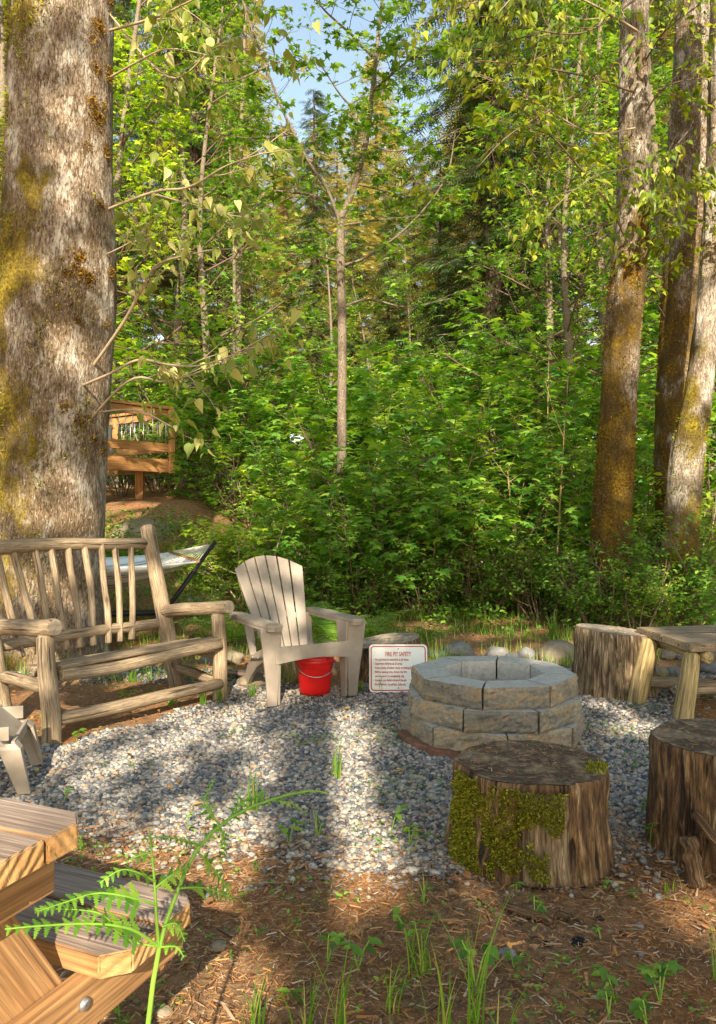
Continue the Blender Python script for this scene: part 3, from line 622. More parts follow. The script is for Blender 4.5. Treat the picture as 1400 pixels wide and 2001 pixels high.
# ------------------------------------------------------------------ fire pit
pit = thing('fire_pit', 'round grey block fire pit three courses high on the gravel', 'fire pit', (.75, 4.30, 0))
def course(R, Rin, z0, h, rot, seed, gap=.008):
    rg = random.Random(seed)
    for k in range(8):
        a0 = rot + k * PI / 4; a1 = a0 + PI / 4; am = (a0 + a1) / 2; j = rg.uniform(-.006, .006)
        o0 = Vector((math.cos(a0), math.sin(a0), 0)) * R; o1 = Vector((math.cos(a1), math.sin(a1), 0)) * R
        e = (o1 - o0).normalized(); nrm = Vector((math.cos(am), math.sin(am), 0)); Lo = (o1 - o0).length / 2 - gap; Li = Lo * Rin / R
        ri = Rin * math.cos(PI / 8); ro = R * math.cos(PI / 8)
        bm = bmesh.new(); nu, nv = 16, 7
        # split outer face grid
        def P(u, v): 
            q = nrm * ro + e * (u * Lo) + Vector((0, 0, z0 + v * h)); edge = min(1 - abs(u), min(v, 1 - v) * 2)
            d = .007 * mnoise.noise(Vector((u * 2.2, v * 1.6, seed + k * 7.7))) + .009 * mnoise.noise(Vector((u * 7, v * 5, seed + k * 3.1)))
            d += -.007 * max(0, 1 - edge * 11)
            return q + nrm * (d + j)
        gr = [[bm.verts.new(P(-1 + 2 * i / nu, jv / nv)) for i in range(nu + 1)] for jv in range(nv + 1)]
        for jv in range(nv):
            for i in range(nu): bm.faces.new((gr[jv][i], gr[jv][i + 1], gr[jv + 1][i + 1], gr[jv + 1][i]))
        ib = [bm.verts.new(nrm * (ri + j) + e * (s * Li) + Vector((0, 0, z))) for z in (z0, z0 + h) for s in (-1, 1)]
        bm.faces.new([ib[0], ib[1]] + [gr[0][i] for i in range(nu, -1, -1)])
        bm.faces.new([ib[1], ib[0], ib[2], ib[3]])
        bm.faces.new([gr[jv][0] for jv in range(nv + 1)] + [ib[2], ib[0]])
        bm.faces.new([ib[1], ib[3]] + [gr[jv][nu] for jv in range(nv, -1, -1)])
        top = bm.faces.new([gr[nv][i] for i in range(nu + 1)] + [ib[3], ib[2]])
        bmesh.ops.recalc_face_normals(bm, faces=bm.faces[:])
        ti = top.index
        b = MB(seed * 10 + k); b.addbm(bm, off=Vector((seed + k * 2.3, 0, 0)), long=2)
        o = b.build('block', M['block'], pit); o.data.materials.append(M['blocktop'])
        for p in o.data.polygons:
            if p.normal.z > .9 or p.normal.dot(-nrm) > .9: p.material_index = 1
course(.515, .30, .03, .110, rad(-90 - 1), 1)
course(.497, .29, .142, .110, rad(-90 - 27), 2)
course(.470, .285, .254, .110, rad(-90 - 15.4), 3)
b = MB(4)
b.tube([(0, 0, .02), (0, 0, .035)], [.29, .27], 32, lump=.1); b.build('ash_bed', M['ash'], pit)
for k, a in enumerate([196, 214, 233, 250, 268]):
    b = MB(k); b.box((math.cos(rad(a)) * .485, math.sin(rad(a)) * .485, .018), (.09, .17, .05), Matrix.Rotation(rad(a + k * 5), 3, 'Z'), .006)
    b.build('footing_brick', M['brick'], pit)

# ------------------------------------------------------------------ bench (log)
def wob(p0, p1, r, m=9, seed=0, bend=.012, taper=1.0, endr=.6, knob=.06):
    p0 = Vector(p0); p1 = Vector(p1); D = p1 - p0; X, Y = basis(D); pts = []; rr = []
    for i in range(m + 1):
        f = i / m; q = p0 + D * f + X * bend * mnoise.noise(Vector((f * 1.7, seed * 3.3, 0))) + Y * bend * mnoise.noise(Vector((f * 1.7, seed * 3.3, 5)))
        pts.append(q); rr.append(r * (1 + (taper - 1) * f) * (1 + knob * mnoise.noise(Vector((f * 4, seed * 2.2, 8)))))
    e = D.normalized() * r * .25
    pts = [pts[0]] + [pts[0] + e] + pts[1:-1] + [pts[-1] - e] + [pts[-1]]; rr = [rr[0] * endr] + [rr[0]] + rr[1:-1] + [rr[-1]] + [rr[-1] * endr]
    return pts, rr
bench = thing('log_bench', 'rustic peeled log bench with fan of slats in front of the big tree', 'bench', G(260, 1400))
bo_ = bench.location.copy()
def blog(name, p0, p1, r, seed, mat='log', taper=1.0, endr=.7, bend=.014, knob=.045, cap='endgrain_grey'):
    b = MB(seed); pts, rr = wob(p0, p1, r, 12, seed, bend, taper, endr, knob); b.tube(pts, rr, 24, True, .045, lf=2.5)
    o = b.build(name, M[mat], bench, bo_); o.data.materials.append(M[cap])
    np_ = len(o.data.polygons); o.data.polygons[np_ - 1].material_index = 1; o.data.polygons[np_ - 2].material_index = 1
    return o
FL = Vector((-1.645, 4.12, 0)); FR = Vector((-.905, 5.10, 0)); BR = Vector((-1.285, 5.45, 0)); BL_ = Vector((-2.045, 4.42, 0))
BRt = Vector((-1.56, 5.66, 1.15)); BLt = BL_ + (BRt - BR)
blog('front_post', FL + Vector((0, 0, -.03)), FL + Vector((-.03, 0, .59)), .053, 1, taper=.88, endr=.8)
blog('front_post', FR + Vector((0, 0, -.03)), FR + Vector((-.02, 0, .575)), .050, 2, taper=.9, endr=.8)
blog('back_post', BR + Vector((.02, -.02, -.03)), BRt, .060, 3, taper=.85, endr=.75)
blog('back_post', BL_ + Vector((.02, -.02, -.03)), BLt, .068, 4, taper=.9)
lean = lambda P0, P1, h: P0 + (P1 - P0) * (h / P1.z)
pT0, pT1 = lean(BL_, BLt, 1.03), lean(BR, BRt, 1.03); pM0, pM1 = lean(BL_, BLt, .465), lean(BR, BRt, .46)
blog('top_rail', pT0 - (pT1 - pT0) * .05, pT1, .046, 5, taper=.9, bend=.03)
blog('lower_back_rail', pM0, pM1, .037, 6, bend=.03)
inn = Vector((.12, -.09, 0))
for i in range(9):
    a = pM0 + (pM1 - pM0) * (.135 + i * .081); c = pT0 + (pT1 - pT0) * (.085 + i * .0985)
    blog('slat', a + (a - c) * .16, c, .0215, 20 + i, bend=.02, knob=.12)
sf0 = FL + Vector((.03, .04, .365)); sf1 = FR + Vector((-.01, -.02, .365))
blog('seat_rail', sf0, sf1, .037, 40, bend=.02)
back = Vector((-.31, .235, 0))
for k in range(3):
    q = back * (k / 2.9 + .07); b = MB(60 + k); D = (sf1 - sf0); L = D.length
    R = Matrix.Rotation(math.atan2(D.y, D.x), 3, 'Z')
    b.box((sf0 + sf1) / 2 + q + Vector((0, 0, .050 - .024 * k)), (L + .01, .1, .022), R, .009, long=0)
    for i, v in enumerate(b.v): v.z += .008 * mnoise.noise(Vector((v.x * 3, v.y * 3, k * 5)))
    b.build('seat_board', M['log'], bench, bo_)
blog('seat_rail', (sf0 + back * 1.1).lerp(sf1 + back * 1.1, .08) - Vector((0, 0, .05)), sf1 + back * 1.1 - Vector((0, 0, .05)), .034, 41)
blog('stretcher', FL + Vector((.02, .03, .125)), FR + Vector((-.01, -.01, .115)), .039, 42, taper=.9, bend=.03)
for s, (A, B, n_) in enumerate([(FL, lean(BL_, BLt, .56), 0), (FR, lean(BR, BRt, .53), 1)]):
    fr = A + Vector((0, 0, .635 if n_ == 0 else .615)); d = (fr - B).normalized()
    blog('armrest', B, fr + d * (.045 if n_ == 0 else .07), .047 if n_ == 0 else .045, 50 + s, bend=.02, endr=.88)
    blog('side_rail', A + Vector((0, 0, .30)), (BL_, BR)[n_] + Vector((0, 0, .30)), .035, 55 + s)
    if n_: blog('lower_side_rail', A + Vector((0, 0, .12)), (BL_, BR)[n_] + Vector((0, 0, .14)), .035, 57 + s)

# ------------------------------------------------------------------ adirondack chair
chair = thing('adirondack_chair', 'taupe plastic slatted garden chair facing the fire pit', 'chair', (-.45, 5.28, .022), rotz=rad(29.4))
def cpart(name, b, parent=chair, mat='plastic', bev=.006):
    o = b.build(name, M[mat], parent)
    if bev:
        md = o.modifiers.new('b', 'BEVEL'); md.width = bev; md.segments = 3; md.limit_method = 'ANGLE'; md.angle_limit = rad(40)
    return o
def strip(b, pts, th, up=Vector((0, 0, 1))):
    """pts: list of (left, right) 3D pairs; makes a slab of thickness th along computed normals"""
    pts = [(Vector(a), Vector(c)) for a, c in pts]; n = len(pts); base = len(b.v)
    for i, (a, c) in enumerate(pts):
        t = (pts[min(i + 1, n - 1)][0] + pts[min(i + 1, n - 1)][1] - pts[max(i - 1, 0)][0] - pts[max(i - 1, 0)][1])
        nr_ = (c - a).cross(t).normalized()
        for q in (a, c, c - nr_ * th, a - nr_ * th): b.v.append(q); b.g.append(q.copy())
    for i in range(n - 1):
        o = base + 4 * i
        for k in range(4): b.f.append((o + k, o + (k + 1) % 4, o + 4 + (k + 1) % 4, o + 4 + k)); b.sm.append(False)
    b.f.append((base + 3, base + 2, base + 1, base)); o = base + 4 * (n - 1); b.f.append((o, o + 1, o + 2, o + 3)); b.sm += [False, False]
# back slats
def backpt(u, s):     # u across -1..1, s 0..1 bottom->top
    wd = .16 + .108 * s ** .9; dish = .035 * (u * u)
    top = .90 - .085 * u * u
    z = .24 + (top - .24) * s; y = .13 + .37 * ((z - .24) / .66) - dish
    return Vector((u * wd, y, z))
ns = 6
for k in range(ns):
    b = MB(k); g = .022; u0 = -1 + 2 * k / ns + g * (1 if k else 0); u1 = -1 + 2 * (k + 1) / ns - g * (1 if k < ns - 1 else 0)
    strip(b, [(backpt(u1, s / 10), backpt(u0, s / 10)) for s in range(11)], .016)
    cpart('back_slat', b, bev=.004)
b = MB(1)
for s0, s1 in ((.36, .42), (.0, .06)):
    strip(b, [(backpt(1 - 2 * i / 12, s1) + Vector((0, .004, 0)), backpt(1 - 2 * i / 12, s0) + Vector((0, .004, 0))) for i in range(13)], -.014)
cpart('back_crossband', b, bev=0)
# seat
def seatpt(x, s):
    y = -.335 + .50 * s; z = .372 - .13 * s - .03 * math.sin(s * PI) ; 
    if s < .06: z -= .012 * (1 - s / .06)
    return Vector((x, y, z))
for k in range(5):
    b = MB(k); s0 = k / 5 + .012 * (k > 0); s1 = (k + 1) / 5 - .012
    wd = .27
    strip(b, [(seatpt(-wd, s0 + (s1 - s0) * i / 4), seatpt(wd, s0 + (s1 - s0) * i / 4)) for i in range(5)], .015)
    cpart('seat_slat', b, bev=.004)
b = MB(3)      # apron with arched underside
pl = [(-.275, .372), (.275, .372)] + [(.275 - .55 * i / 12, .262 + .022 * math.sin(PI * i / 12)) for i in range(13)]
b.prism(pl, 0, .02, fn=lambda v: Vector((v.x, -.352 + v.z * 1.0, v.y))); cpart('front_apron', b, bev=.003)
for sd in (-1, 1):
    b = MB(5)   # front leg: L section, tapering down
    fr = [(-.055, .50), (.075, .50), (.06, .38), (.03, .15), (.018, 0), (-.045, 0), (-.055, .15), (-.06, .38)]
    b.prism([(x * sd, z) for x, z in fr], 0, .018, fn=lambda v, sd=sd: Vector((v.x + sd * .305 * (1) - sd * .0, -.335 - .02 * (v.y / .5) + v.z, v.y)))
    sidep = [(0, .50), (.15, .50), (.13, .40), (.075, .15), (.055, 0), (0, 0)]
    b.prism([(y, z) for y, z in sidep], 0, .016, fn=lambda v, sd=sd: Vector((sd * (.25 - v.z + .0), -.335 - .02 * (v.y / .5) + v.x + .01, v.y)))
    cpart('front_leg', b, bev=.003)
    b = MB(6)   # arm
    arm = [(-.045, -.40), (.02, -.42), (.055, -.395), (.066, -.30), (.070, -.1), (.065, .12), (.05, .33), (.0, .36), (-.05, .30), (-.055, .0)]
    b.prism([(sd * (x + .29), y) for x, y in arm], .497, .522, bev=.006, long=1)
    b.prism([(sd * (x * .96 + .29), y * .97) for x, y in arm], .482, .497)
    cpart('arm', b, bev=0)
    b = MB(7)   # back leg
    strip(b, [((sd * .25, -.12, .34), (sd * .25, -.12, .25)), ((sd * .245, .08, .27), (sd * .245, .06, .17)), ((sd * .235, .24, .17), (sd * .235, .18, .09)), ((sd * .225, .36, 0), (sd * .225, .29, 0))], .03 * sd)
    cpart('back_leg', b, bev=.005)
    b = MB(8); strip(b, [((sd * .27, .26, .50), (sd * .20, .24, .50)), ((sd * .25, .20, .30), (sd * .2, .19, .30)), ((sd * .245, .17, .22), (sd * .2, .17, .22))], .02); cpart('back_bracket', b, bev=.003)

# footstool at left edge
stool = thing('footstool', 'taupe plastic slatted footstool beside the bench at the left edge', 'footstool', (-1.77, 3.47, .02), rotz=rad(15))
for k in range(4):
    b = MB(k); s0 = k / 4
    def sp(x, s): return Vector((-.28 + .50 * s, x, .345 - .05 * s - (.12 * max(0, s - .72) / .28 if s > .72 else 0)))
    strip(b, [(sp(.21, s0 + .235 * i / 5), sp(-.21, s0 + .235 * i / 5)) for i in range(6)], -.016)
    cpart('top_slat', b, stool, bev=.004)
for sx in (-1, 1):
    for sy in (-1, 1):
        b = MB(9); z1 = .30 if sx < 0 else .225
        strip(b, [((sx * .30, sy * .205, 0), (sx * .245, sy * .205, 0)), ((sx * .26, sy * .215, .2), (sx * .17, sy * .215, .2)), ((sx * .235, sy * .205, z1), (sx * .12, sy * .205, z1))], .018 * sy * sx)
        strip(b, [((sx * .30, sy * .205, 0), (sx * .30, sy * .19, 0)), ((sx * .26, sy * .215, .2), (sx * .26, sy * .15, .2)), ((sx * .235, sy * .205, z1), (sx * .235, sy * .13, z1))], -.016 * sy * sx)
        cpart('leg', b, stool, bev=.003)
b = MB(4); b.box((0, .19, .265), (.42, .014, .06)); b.box((0, -.19, .265), (.42, .014, .06)); b.box((.225, 0, .205), (.016, .38, .05)); cpart('apron', b, stool, bev=.003)

# ------------------------------------------------------------------ bucket
bc = G(614, 1366, .0) + Vector((0, .11, .022))
bucket = thing('bucket', 'bright red plastic bucket with wire handle under the chair', 'bucket', bc)
b = MB(1); prof = [(0, 0), (.098, 0), (.104, .006), (.108, .04), (.121, .20), (.124, .205), (.130, .21), (.130, .232), (.126, .236), (.126, .262), (.131, .268), (.131, .276), (.122, .276), (.1195, .25), (.104, .02), (0, .02)]
n = 48
for r_, z in prof:
    for k in range(n): a = 2 * PI * k / n; b.v.append(Vector((math.cos(a) * r_, math.sin(a) * r_, z))); b.g.append(b.v[-1].copy())
for i in range(len(prof) - 1):
    for k in range(n): q = i * n + k; q2 = i * n + (k + 1) % n; b.f.append((q, q2, q2 + n, q + n)); b.sm.append(True)
b.build('body', M['red'], bucket)
b = MB(2); pts = []
for i in range(17):
    a = PI + rad(10) + (PI - rad(0)) * i / 16; x = math.cos(a) * .134; pts.append(Vector((x, math.sin(a) * .142 - .0, .215 - .085 * math.sin(i / 16 * PI) - .0)))
b.tube(pts, [.0028] * 17, 6); b.build('handle', M['steel'], bucket)
b = MB(3)
for sx in (-1, 1): b = MB(3); b.tube([(sx * .118, -.02 * sx, .215), (sx * .14, -.024 * sx, .215)], [.012, .011], 10); b.build('handle_ear', M['red'], bucket)

# ------------------------------------------------------------------ sign
def text_mesh(txt, size, mat, parent, loc, rot, name='lettering', align='LEFT', sx=.72, bold=.0):
    c = bpy.data.curves.new(name, 'FONT'); c.body = txt; c.size = size; c.align_x = align; c.offset = bold; c.resolution_u = 3
    o = bpy.data.objects.new(name, c); C.objects.link(o); bpy.context.view_layer.update()
    me = bpy.data.meshes.new_from_object(o); bpy.data.objects.remove(o)
    for v in me.vertices: v.co.x *= sx
    q = finish(name, me, mat, parent, loc); q.rotation_euler = rot; return q
SW, SH = .402, .325
sp_ = G(722, 1356) + Vector((SW / 2, 0.0, .012))
sign = thing('safety_sign', 'white fire pit safety sign with red border leaning on a stump', 'sign', sp_)
tilt = Matrix.Rotation(rad(-12), 3, 'X')
def rrect(w_, h_, r_, n=6):
    pts = []
    for cx, cz, a0 in ((w_ / 2 - r_, h_ / 2 - r_, 0), (-w_ / 2 + r_, h_ / 2 - r_, 90), (-w_ / 2 + r_, -h_ / 2 + r_, 180), (w_ / 2 - r_, -h_ / 2 + r_, 270)):
        for i in range(n + 1): a = rad(a0 + 90 * i / n); pts.append((cx + r_ * math.cos(a), cz + r_ * math.sin(a)))
    return pts
lift = lambda v: tilt @ Vector((v.x, -v.z, v.y + SH / 2))
b = MB(1); b.prism(rrect(SW, SH, .028), -.0015, .0015, fn=lift); b.build('panel', M['signwhite'], sign)
b = MB(2); po = rrect(SW - .02, SH - .02, .024); pi_ = rrect(SW - .035, SH - .035, .018); m = len(po)
for p in po + pi_: v = tilt @ Vector((p[0], -.0035, p[1] + SH / 2)); b.v.append(v); b.g.append(v)
for i in range(m): b.f.append((i, (i + 1) % m, m + (i + 1) % m, m + i)); b.sm.append(False)
b.build('border', M['signred'], sign)
def sline(txt, x, z, size, align='LEFT', sx=.72, bold=0, name='lettering'):
    p = tilt @ Vector((x, -.0038, z)); text_mesh(txt, size, M['signred'], sign, p, (rad(90 - 12), 0, 0), name, align, sx, bold)
sline('FIRE PIT SAFETY', 0, .245, .041, 'CENTER', .62, .0007, 'title')
for i, (bt, tx) in enumerate([('•', 'Fire pit must be attended at all times.'), ('•', 'Supervise children at all times.'), ('•', 'Keep plenty of water ready to extinguish.'), ('•', 'Before leaving area, drown the fire'),
                              ('', 'and be sure it is completely out.'), ('•', 'Remove any debris around the pit.'), ('•', 'Burn barrels, be perfect, fully out.')]):
    z = .214 - i * .0278
    if bt: sline(bt, -.172, z, .021, name='bullet')
    sline(tx, -.160, z, .0235, sx=.66, bold=.0004)
b = MB(3)
for z in (SH - .03, .03):
    p = tilt @ Vector((0, -.0045, z)); q = tilt @ Vector((0, -.002, z)); b.tube([q, p], [.004, .004], 12)
b.build('mounting_hole', M['black'], sign)

# ------------------------------------------------------------------ slab bench at right
sb = thing('slab_bench', 'rustic bench with thick plank top and splayed log legs at right edge', 'bench', (2.5, 4.9, 0))
so = sb.location.copy()
c0 = Wp(1238, 1228, 5.35); c1 = Wp(1343, 1262, 4.62); ztop = .455
A0 = Vector((1.92, 5.30, 0)); A1 = Vector((2.0, 4.62, 0)); Dx = Vector((1.3, .22, 0))
for k in range(2):
    b = MB(k); f0, f1 = (k / 2 + .004 * k), ((k + 1) / 2 - .003); a = A0.lerp(A1, f0); c = A0.lerp(A1, f1)
    b.prism([(a.x, a.y), (c.x, c.y), ((c + Dx).x, (c + Dx).y), ((a + Dx).x, (a + Dx).y)], ztop - .05, ztop, bev=.006, long=0)
    for v in b.v: v.z += .006 * mnoise.noise(v * 3)
    b.build('top_plank', M['log'], sb, so)
def slog(name, p0, p1, r, seed, mat='logy', taper=1, endr=.7):
    b = MB(seed); pts, rr = wob(p0, p1, r, 10, seed, .015, taper, endr, .06); b.tube(pts, rr, 18, True, .08); return b.build(name, M[mat], sb, so)
slog('batten', A0 + Vector((.10, -.06, ztop - .085)), A1 + Vector((.13, .02, ztop - .085)), .04, 1)
f1_ = G(1337, 1408); f2_ = G(1243, 1374)
slog('leg', f1_ + Vector((0, 0, -.03)), Vector((f1_.x + .09, f1_.y + .08, ztop - .06)), .062, 2, 'logy', .78, .6)
slog('leg', f2_ + Vector((0, 0, -.03)), Vector((f2_.x + .135, f2_.y + .13, ztop - .06)), .064, 3, 'logy', .9)
slog('leg', f1_ + Vector((1.0, .25, -.03)), Vector((f1_.x + 1.0, f1_.y + .25, ztop - .06)), .052, 4)
slog('leg', f2_ + Vector((1.1, .35, -.03)), Vector((f2_.x + 1.0, f2_.y + .3, ztop - .06)), .052, 5)
slog('stretcher', f2_ + Vector((.07, .06, .135)), f2_ + Vector((1.1, -.05, .10)), .038, 6, 'log')
slog('stretcher', f1_ + Vector((-.02, .10, .16)), f1_ + Vector((1.0, .35, .13)), .034, 7, 'log')

# ------------------------------------------------------------------ picnic table at lower left
ax = Vector((.92, -.392, 0)).normalized(); wx = Vector((.392, .92, 0)).normalized(); ang = math.atan2(ax.y, ax.x)
T = Vector((-.437, 1.268, .75)); S_ = Vector((-.318, 1.552, .475))
pt = thing('picnic_table', 'weathered picnic table with orange timber frame in the near left corner', 'picnic table', (T.x - .9 * ax.x, T.y - .9 * ax.y, 0)); po_ = pt.location.copy()
def plank(name, far, wdt, th, length, clipf=0, clipn=0, mat='greyplank', seed=0):
    """far = outer right top corner; plank runs along -ax, width along -wx"""
    b = MB(seed)
    pl = [(-length, 0), (-clipf, 0), (0, -clipf), (0, -wdt + clipn), (-clipn, -wdt), (-length, -wdt)]
    if not clipf: pl.pop(2)
    if not clipn: pl = [p for i, p in enumerate(pl) if not (p == (0, -wdt) and pl[i - 1] == p)]
    b.prism(pl, -th, 0, bev=.003, long=0)
    mid = far
    for i, v in enumerate(b.v): b.v[i] = Vector(far) + ax * v.x + wx * v.y + Vector((0, 0, v.z + .002 * mnoise.noise(Vector((v.x * 3, v.y * 9, seed)))))
    o = b.build(name, M[mat], pt, po_); o.data.materials.append(M['endgrain_new']); o.data.materials.append(M['cedar'])
    for p in o.data.polygons:
        if p.normal.dot(ax) > .6: p.material_index = 1
        elif p.normal.z < .3: p.material_index = 2
    return o
for k in range(7):
    plank('tabletop_plank', T - wx * (k * .104), .098, .042, 1.8, .035 if k == 0 else 0, .03 if k == 6 else 0, seed=k)
for k in range(2):
    plank('seat_plank', S_ - wx * (k * .127), .121, .042, 1.75, .035 if k == 0 else 0, .04 if k == 1 else 0, seed=10 + k)
for fr_t in (-.10, -1.5):
    Bp = Vector((T.x, T.y, 0)) + ax * fr_t
    def bd(name, s0, z0, s1, z1, wdt, th, off=0, seed=0, mat='cedar'):
        a = Bp + wx * s0 + Vector((0, 0, z0)) + ax * off; c = Bp + wx * s1 + Vector((0, 0, z1)) + ax * off; D = c - a; L = D.length; D.normalize()
        side = ax.cross(D).normalized(); R = Matrix((D, side, ax)).transposed(); b = MB(seed); b.box((a + c) / 2, (L, wdt, th), R, .004, long=0)
        return b.build(name, M[mat], pt, po_)
    bd('leg', .235, .0, -.205, .70, .125, .038, -.022, 1); bd('leg', -.90, .0, -.46, .70, .125, .038, -.022, 2)
    br_ = bd('seat_brace', .335, .385, -1.02, .385, .092, .038, .018, 3); bd('top_brace', -.02, .662, -.71, .662, .085, .038, .018, 4)
    b = MB(7)
    for s_, z_ in ((.045, .395), (-.035, .365), (-.61, .395), (-.68, .365)):
        q = Bp + wx * s_ + Vector((0, 0, z_)) + ax * .037; b.tube([q, q + ax * .006, q + ax * .009], [.0125, .011, .005], 14)
    b.build('bolt', M['steel'], pt, po_)

# ------------------------------------------------------------------ hammock
ring = Wp(410, 1064, 7.9); b1 = Vector((-1.47, 7.05, .80)); b2 = Vector((-2.03, 8.25, .82))
ham = thing('hammock', 'white and grey striped hammock on a black steel stand behind the bench', 'hammock', (-2.6, 7.5, .1)); ho = ham.location.copy()
e1 = Vector((-3.3, 6.55, .82)); e2 = Vector((-3.95, 7.75, .84))
b = MB(1); nu, nv = 30, 14
for i in range(nu + 1):
    for j in range(nv + 1):
        u, v = i / nu, j / nv; p = b1.lerp(b2, v).lerp(e1.lerp(e2, v), u)
        p.z -= .05 * math.sin(PI * u) ** .8 + .27 * math.sin(PI * v) * math.sin(PI * u) ** .6 + .015 * math.sin(v * 40) * math.sin(PI * u)
        b.v.append(p); b.g.append(Vector((v, u, 0)))
for i in range(nu):
    for j in range(nv): q = i * (nv + 1) + j; b.f.append((q, q + 1, q + nv + 2, q + nv + 1)); b.sm.append(True)
o = b.build('fabric', M['fabric'], ham, ho); md = o.modifiers.new('s', 'SOLIDIFY'); md.thickness = .012
b = MB(2); b.tube([b1, b2], [.018, .018], 10); b.build('spreader_bar', M['cedar'], ham, ho)
b = MB(3); b.tube([e1, e2], [.018, .018], 10); b.build('spreader_bar', M['cedar'], ham, ho)
b = MB(4); fk = b1.lerp(b2, .5); fk2 = e1.lerp(e2, .5); ring2 = Vector((-4.5, 7.0, 1.0))
for k in range(13):
    q = b1.lerp(b2, k / 12); b.tube([q + (Vector((-.25, -.03, -.06))), q, ring], [.0035, .0035, .0035], 5)
b.build('rope', M['rope'], ham, ho)
b = MB(5)
for k in range(13): b.tube([e1.lerp(e2, k / 12), ring2], [.0055, .005], 5)
b.build('rope', M['rope'], ham, ho)
b = MB(6); tp_ = Wp(421, 1058, 7.95); ft = Vector((-2.15, 8.6, terrain(-2.15, 8.6) + .03)); ftp = Wp(322, 1196, 7.6)
ftp.z = max(ftp.z, terrain(ftp.x, ftp.y) + .03)
b.tube([ftp, ftp.lerp(tp_, .55), ftp.lerp(tp_, .56), tp_], [.024, .024, .019, .019], 12)
b.build('stand_pole', M['black'], ham, ho)
b = MB(7); q2 = Vector((-4.0, 7.1, ftp.z)); b.tube([ftp, q2], [.03, .03], 12); b.tube([q2, Vector((-4.6, 6.95, 1.05))], [.028, .026], 12); b.tube([ftp + Vector((0, -.5, -.02)), ftp + Vector((0, .5, .0))], [.028, .028], 12)
b.build('stand_base', M['black'], ham, ho)

# ------------------------------------------------------------------ deck and cabin
deck = thing('wooden_deck', 'raised orange brown timber deck with metal balusters behind the big tree', 'deck', (-4.2, 13, 1.1)); do = deck.location.copy()
K = Vector((-3.16, 13.0, 0)); fd = Vector((-.62, -.78, 0)).normalized(); bd_ = Vector((-.78, .62, 0)).normalized()
def beam(name, p0, p1, wd, ht, mat='deckwood', seed=0):
    D = p1 - p0; L = D.length; R = D.to_track_quat('X', 'Z').to_matrix(); b = MB(seed); b.box((p0 + p1) / 2, (L, wd, ht), R, .004, long=0); return b.build(name, M[mat], deck, do)
Zv = lambda z: Vector((0, 0, z))
beam('rim_beam', K + Zv(2.015), K + fd * 4 + Zv(2.015), .05, .2); beam('rim_beam', K + Zv(2.013), K + bd_ * 3 + Zv(2.013), .05, .196)
beam('lower_rail', K - bd_ * .0 + Zv(2.33), K + fd * 4 + Zv(2.33), .05, .14); beam('lower_rail', K + Zv(2.33), K + bd_ * 3 + Zv(2.33), .05, .136)
beam('top_rail', K + Zv(3.0), K + fd * 4 + Zv(3.0), .12, .05); beam('top_rail', K + Zv(3.0), K + bd_ * 3 + Zv(3.0), .116, .046)
beam('upper_rail', K + Zv(2.90), K + fd * 4 + Zv(2.90), .05, .12); beam('upper_rail', K + Zv(2.90), K + bd_ * 3 + Zv(2.90), .046, .116)
beam('corner_post', K + Vector((.03, -.05, 1.9)), K + Vector((.03, -.05, 2.97)), .11, .11)
beam('railing_post', K + bd_ * 1.6 + Zv(2.1), K + bd_ * 1.6 + Zv(2.95), .1, .1); beam('railing_post', K + fd * 2 + Zv(2.1), K + fd * 2 + Zv(2.95), .1, .1)
for k in range(9): beam('deck_board', K + bd_ * (.15 + k * .14) + Zv(2.13), K + bd_ * (.15 + k * .14) + fd * 4 + Zv(2.13), .13, .03, seed=k)
for k in range(26):
    for dr, kk in ((fd, 1), (bd_, 0)):
        if kk == 0 and k > 17: continue
        q = K + dr * (.12 + k * .13); b = MB(k); b.tube([q + Zv(2.36), q + Zv(2.9)], [.006, .006], 6); b.build('baluster', M['steel'], deck, do)
q = Wp(274, 940, 13.0); beam('support_post', Vector((q.x, 13.0, 1.2)), Vector((q.x, 13.0, 1.95)), .13, .13, seed=5)
b = MB(3); b.prism([(-.22, -.22), (.22, -.22), (.22, .22), (-.22, .22)], 0, .32, fn=lambda v: Vector((q.x + v.x * (1 - .45 * (v.z > .3)), 13 + v.y * (1 - .45 * (v.z > .3)), .95 + v.z))); b.build('concrete_footing', M['rocktan'], deck, do)
pot = thing('planter_pot', 'pale rounded pot standing on the deck boards', 'pot', K + fd * 1.0 + bd_ * .45 + Zv(2.147))
b = MB(1); b.tube([(0, 0, 0), (0, 0, .02), (0, 0, .12), (0, 0, .22), (0, 0, .27), (0, 0, .30)], [.1, .13, .19, .2, .16, .17], 24); b.build('body', M['pot'], pot)
b = MB(2); b.tube([(0, 0, .30), (0, 0, .31), (0, 0, .5), (0, 0, .56)], [.11, .13, .12, .03], 20); b.build('lid', M['pot'], pot)
cab = thing('cabin', 'dark cabin with brown roof mostly hidden behind the leaves', 'cabin', (-5.2, 20, 1.6)); co_ = cab.location.copy()
b = MB(1); b.box((-5.6, 21.5, 2.65), (5.6, 4, 2.7)); b.build('wall', M['siding'], cab, co_)
b = MB(2)
b.prism([(-3.4, 0), (3.4, 0), (3.4, .12), (0, 1.1), (-3.4, .12)], -2.6, 2.6, fn=lambda v: Vector((-5.6 + v.x, 21.4 + v.z, 4.0 + v.y))); b.build('roof', M['roof'], cab, co_)
for xx in (-7.0, -4.6):
    b = MB(4); b.box((xx, 19.47, 2.9), (1.0, .05, 1.2)); fo = b.build('window', M['glassdark'], cab, co_)
    b = MB(5); b.box((xx, 19.46, 3.54), (1.15, .08, .08)); b.box((xx, 19.46, 2.26), (1.15, .08, .08)); b.box((xx - .54, 19.46, 2.9), (.08, .08, 1.2)); b.box((xx + .54, 19.46, 2.9), (.08, .08, 1.2)); b.build('frame', M['siding'], fo)

